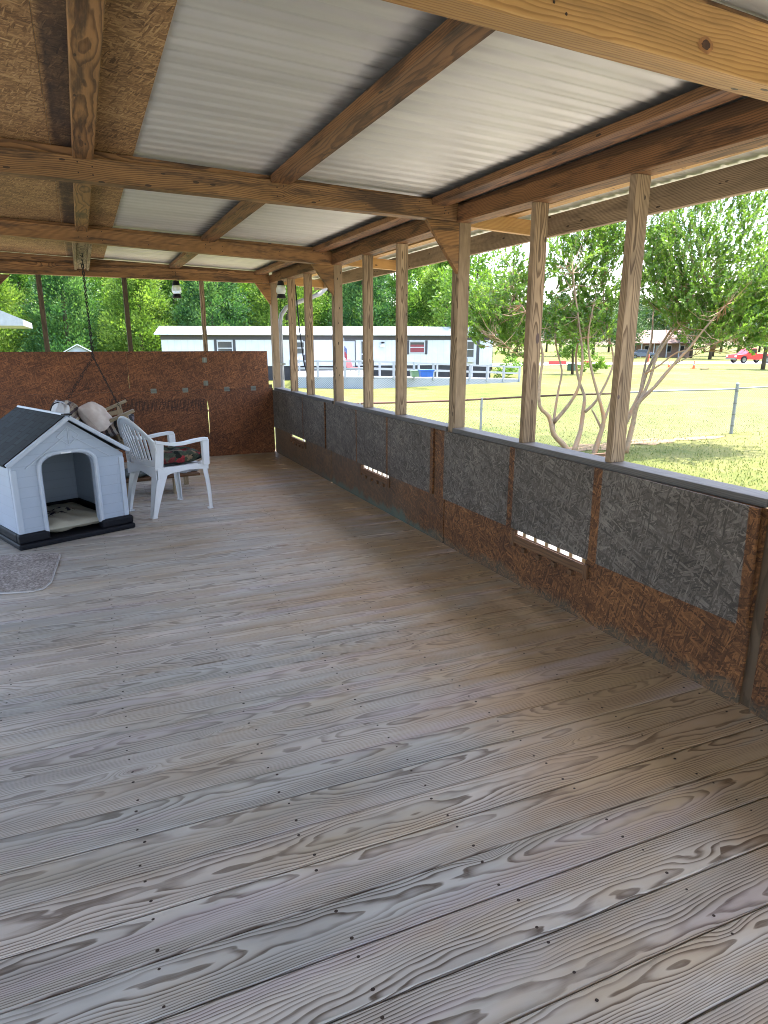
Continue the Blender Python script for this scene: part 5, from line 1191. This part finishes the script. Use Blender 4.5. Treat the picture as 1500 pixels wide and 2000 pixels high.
# ---- vehicles -----------------------------------------------------------------------
def wheel(r, x, y, rad):
    b = MB(); pr = []
    n = 22; vs = []
    prof = [(-.11, rad*.62), (-.12, rad*.9), (-.09, rad), (.09, rad), (.12, rad*.9), (.11, rad*.62)]
    for k in range(n):
        a = 2*PI*k/n
        for w, q in prof: vs.append((x+q*math.cos(a), y+w, rad+q*math.sin(a)))
    m = len(prof); b.add(vs, [(k*m+i, k*m+(i+1) % m, ((k+1) % n)*m+(i+1) % m, ((k+1) % n)*m+i) for k in range(n) for i in range(m)]); w = b.build('wheel', M['black'], r, smooth=True)
    b = MB(); vs = [(x, y-.09, rad)]+[(x+rad*.62*math.cos(2*PI*k/n), y-.11, rad+rad*.62*math.sin(2*PI*k/n)) for k in range(n)]; b.add(vs, [(0, 1+(k+1) % n, 1+k) for k in range(n)])
    vs = [(x, y+.09, rad)]+[(x+rad*.62*math.cos(2*PI*k/n), y+.11, rad+rad*.62*math.sin(2*PI*k/n)) for k in range(n)]; b.add(vs, [(0, 1+k, 1+(k+1) % n) for k in range(n)]); b.build('rim', M['steel'], w)
def truck():
    p = at(1460, 707, 80); r = empty('pickup_truck', (p[0]+.6, p[1]+.2, gz(p[0], p[1])+.05), math.radians(-12), 'bright red pickup truck on the road, partly behind leaves', 'truck'); red = NT('red_car_paint').set(Base_Color=(.50, .012, .02), Roughness=.25, Coat_Weight=.6).mat; gl = NT('car_glass').set(Base_Color=(.02, .022, .026), Roughness=.05).mat
    W = .92
    def arch(xc): return [(xc-.48, .42), (xc-.42, .68), (xc-.22, .84), (xc, .88), (xc+.22, .84), (xc+.42, .68), (xc+.48, .42)]
    low = [(-2.75, .48)]+arch(-1.75)+arch(1.60)+[(2.65, .45), (2.72, .62), (2.70, .98), (1.55, 1.08), (1.30, 1.12), (-2.72, 1.12)]
    b = MB(); b.prism([(-x, -W, z) for x, z in low], (0, 2*W, 0)); b.build('body', red, r, bevel=.03)
    cab = [(-.25, 1.121), (1.30, 1.121), (.62, 1.72), (.40, 1.78), (-.05, 1.78), (-.22, 1.70)]
    b = MB(); b.prism([(-x, -W+.10, z) for x, z in cab], (0, 2*W-.2, 0)); c = b.build('cab', red, r, bevel=.03)
    win = [(-.14, 1.16), (1.08, 1.16), (.55, 1.66), (-.12, 1.66)]
    for y in (-W+.088, W-.101): b = MB(); b.prism([(-x, y, z) for x, z in win], (0, .013, 0)); b.build('side_window', gl, c)
    for x in (-1.75, 1.60):
        for y in (-W+.08, W-.08): wheel(r, -x, y, .40)
    for y in (-1, 1): b = MB(); b.box((-2.745, y*.72-.14, .72), (-2.70, y*.72+.14, .92)); b.build('headlight', M['whiteplastic'], r, bevel=.01); b = MB(); b.box((2.735, y*.80-.08, .72), (2.765, y*.80+.08, 1.02)); b.build('tail_light', simple('tail_lens', (.4, .02, .02), .2), r)
    b = MB(); b.box((2.70, -.85, .45), (2.86, .85, .60)); b.build('rear_bumper', M['steel'], r, bevel=.02); b = MB(); b.box((-2.84, -.85, .42), (-2.68, .85, .60)); b.build('front_bumper', M['steel'], r, bevel=.02)
truck()
def sedan():
    p = at(1258, 678, 105); r = empty('parked_car', (p[0], p[1], gz(p[0], p[1])), math.radians(-40), 'small blue grey car parked before the far brick house', 'car'); pt = NT('blue_grey_paint').set(Base_Color=(.10, .13, .20), Roughness=.25, Coat_Weight=.5).mat; gl = NT('car_window').set(Base_Color=(.03, .035, .04), Roughness=.05).mat
    b = MB(); b.prism([(-2.1, -.85, .35), (2.1, -.85, .35), (2.15, -.85, .8), (1.2, -.85, .92), (-1.5, -.85, .95), (-2.1, -.85, .85)], (0, 1.7, 0)); b.build('body', pt, r, bevel=.05)
    b = MB(); b.prism([(-1.5, -.75, .951), (1.1, -.75, .951), (.45, -.7, 1.42), (-.9, -.7, 1.42)], (0, 1.5, 0)); b.build('cabin', gl, r, bevel=.04)
    for x in (-1.3, 1.3):
        for y in (-.8, .8): wheel(r, x, y, .31)
sedan()
# ---- road cones, hydrant, utility box, planks ---------------------------------------------
def cone(px, d, s, lab):
    p = at(px, 700, d); r = empty('traffic_cone', (p[0], p[1], gz(p[0], p[1])), 0, lab, 'traffic cone', 'orange cones at the road edge'); r.scale = (s, s, s); om = simple('orange_cone_plastic', (.60, .12, .02), .5)
    b = MB(); b.box((-.2, -.2, 0), (.2, .2, .04)); b.build('base', om, r, bevel=.01)
    b = MB(); b.lathe([(.14, .041), (.03, .75), (.02, .76)], n=16); b.build('body', om, r)
    b = MB(); b.lathe([(.103, .33), (.085, .45)], n=16); b.build('collar', M['whitepaint'], r)
cone(1357, 62, 1.0, 'orange cone on the grass edge, nearer the red truck'); cone(1308, 66, .85, 'orange cone on the grass edge, seen between the leaning stems')
def hydrant():
    p = at(1265, 703, 86); r = empty('fire_hydrant', (p[0], p[1], gz(p[0], p[1])), 0, 'red fire hydrant across the road', 'hydrant'); m = simple('red_hydrant_paint', (.42, .06, .03), .5)
    b = MB(); b.lathe([(.22, 0), (.22, .06), (.16, .07), (.15, .75), (.20, .78), (.20, .84), (.17, .95), (.08, 1.04), (.05, 1.12)], n=16); b.build('barrel', m, r, smooth=False)
    for a in (0, PI/2, PI): b = MB(); b.tube([(0, 0, .62), (.28*math.cos(a), -.28*math.sin(a), .62)], .075, 10); b.build('outlet', m, r)
hydrant()
p = at(1118, 716, 58); b = MB(); b.box((-.35, -.3, 0), (.35, .3, .55)); b.box((-.38, -.33, .551), (.38, .33, .62)); o = b.build('utility_box', simple('green_utility_paint', (.05, .12, .09), .5), bevel=.02, loc=(p[0], p[1], gz(p[0], p[1]))); tag(o, 'green utility box on the lawn left of the young tree', 'utility box')
rb_ = simple('red_kerb_paint', (.36, .05, .04), .8)
for pxa, pxb, lab in ((1072, 1106, 'low red edging by the road, longer piece left of the young tree'), (1141, 1152, 'low red edging by the road, short piece right of the young tree')):
    a = at(pxa, 702, 74); c = at(pxb, 702, 74); b = MB(); b.beam((a[0], a[1], gz(a[0], a[1])+.2), (c[0], c[1], gz(c[0], c[1])+.2), .3, .45); tag(b.build('road_edging', rb_, bevel=.02), lab, 'edging', 'red edging by the road')
p = at(1376, 719, 60); b = MB(); b.box((-.5, -.12, 0), (.5, .12, .10)); tag(b.build('loose_plank', M['stud'], loc=(p[0], p[1], gz(p[0], p[1])+.01)), 'loose pale plank lying on the lawn right of the orange cone', 'plank')

# ================================================================== light
SUN_EL = math.radians(69.5); SUN_AZ = math.radians(84)     # clockwise from +Y
sd = bpy.data.lights.new('sun', 'SUN'); sd.energy = 2.0; sd.angle = math.radians(.5); sd.color = (1, .955, .88)
so = bpy.data.objects.new('sun', sd); C.objects.link(so)
dv = Vector((math.sin(SUN_AZ)*math.cos(SUN_EL), math.cos(SUN_AZ)*math.cos(SUN_EL), math.sin(SUN_EL)))
so.rotation_euler = dv.to_track_quat('Z', 'Y').to_euler(); so.location = dv*60
w = bpy.data.worlds.new('World'); SC.world = w; w.use_nodes = True
nt = w.node_tree; bg = nt.nodes['Background']; sk = nt.nodes.new('ShaderNodeTexSky'); sk.sky_type = 'NISHITA'; sk.sun_disc = False
sk.sun_elevation = SUN_EL; sk.sun_rotation = SUN_AZ; sk.air_density = 1.0; sk.dust_density = 3.0; sk.ozone_density = .6
nt.links.new(sk.outputs[0], bg.inputs[0]); bg.inputs[1].default_value = .15
vs_ = SC.view_settings; vs_.view_transform = 'Standard'; vs_.look = 'None'; vs_.gamma = 1.0; vs_.exposure = EXPOSURE
SC.cycles.max_bounces = 10; SC.cycles.diffuse_bounces = 6; SC.cycles.glossy_bounces = 3; SC.cycles.transmission_bounces = 4; SC.cycles.transparent_max_bounces = 8
SC.cycles.use_denoising = True; SC.cycles.filter_width = 1.0
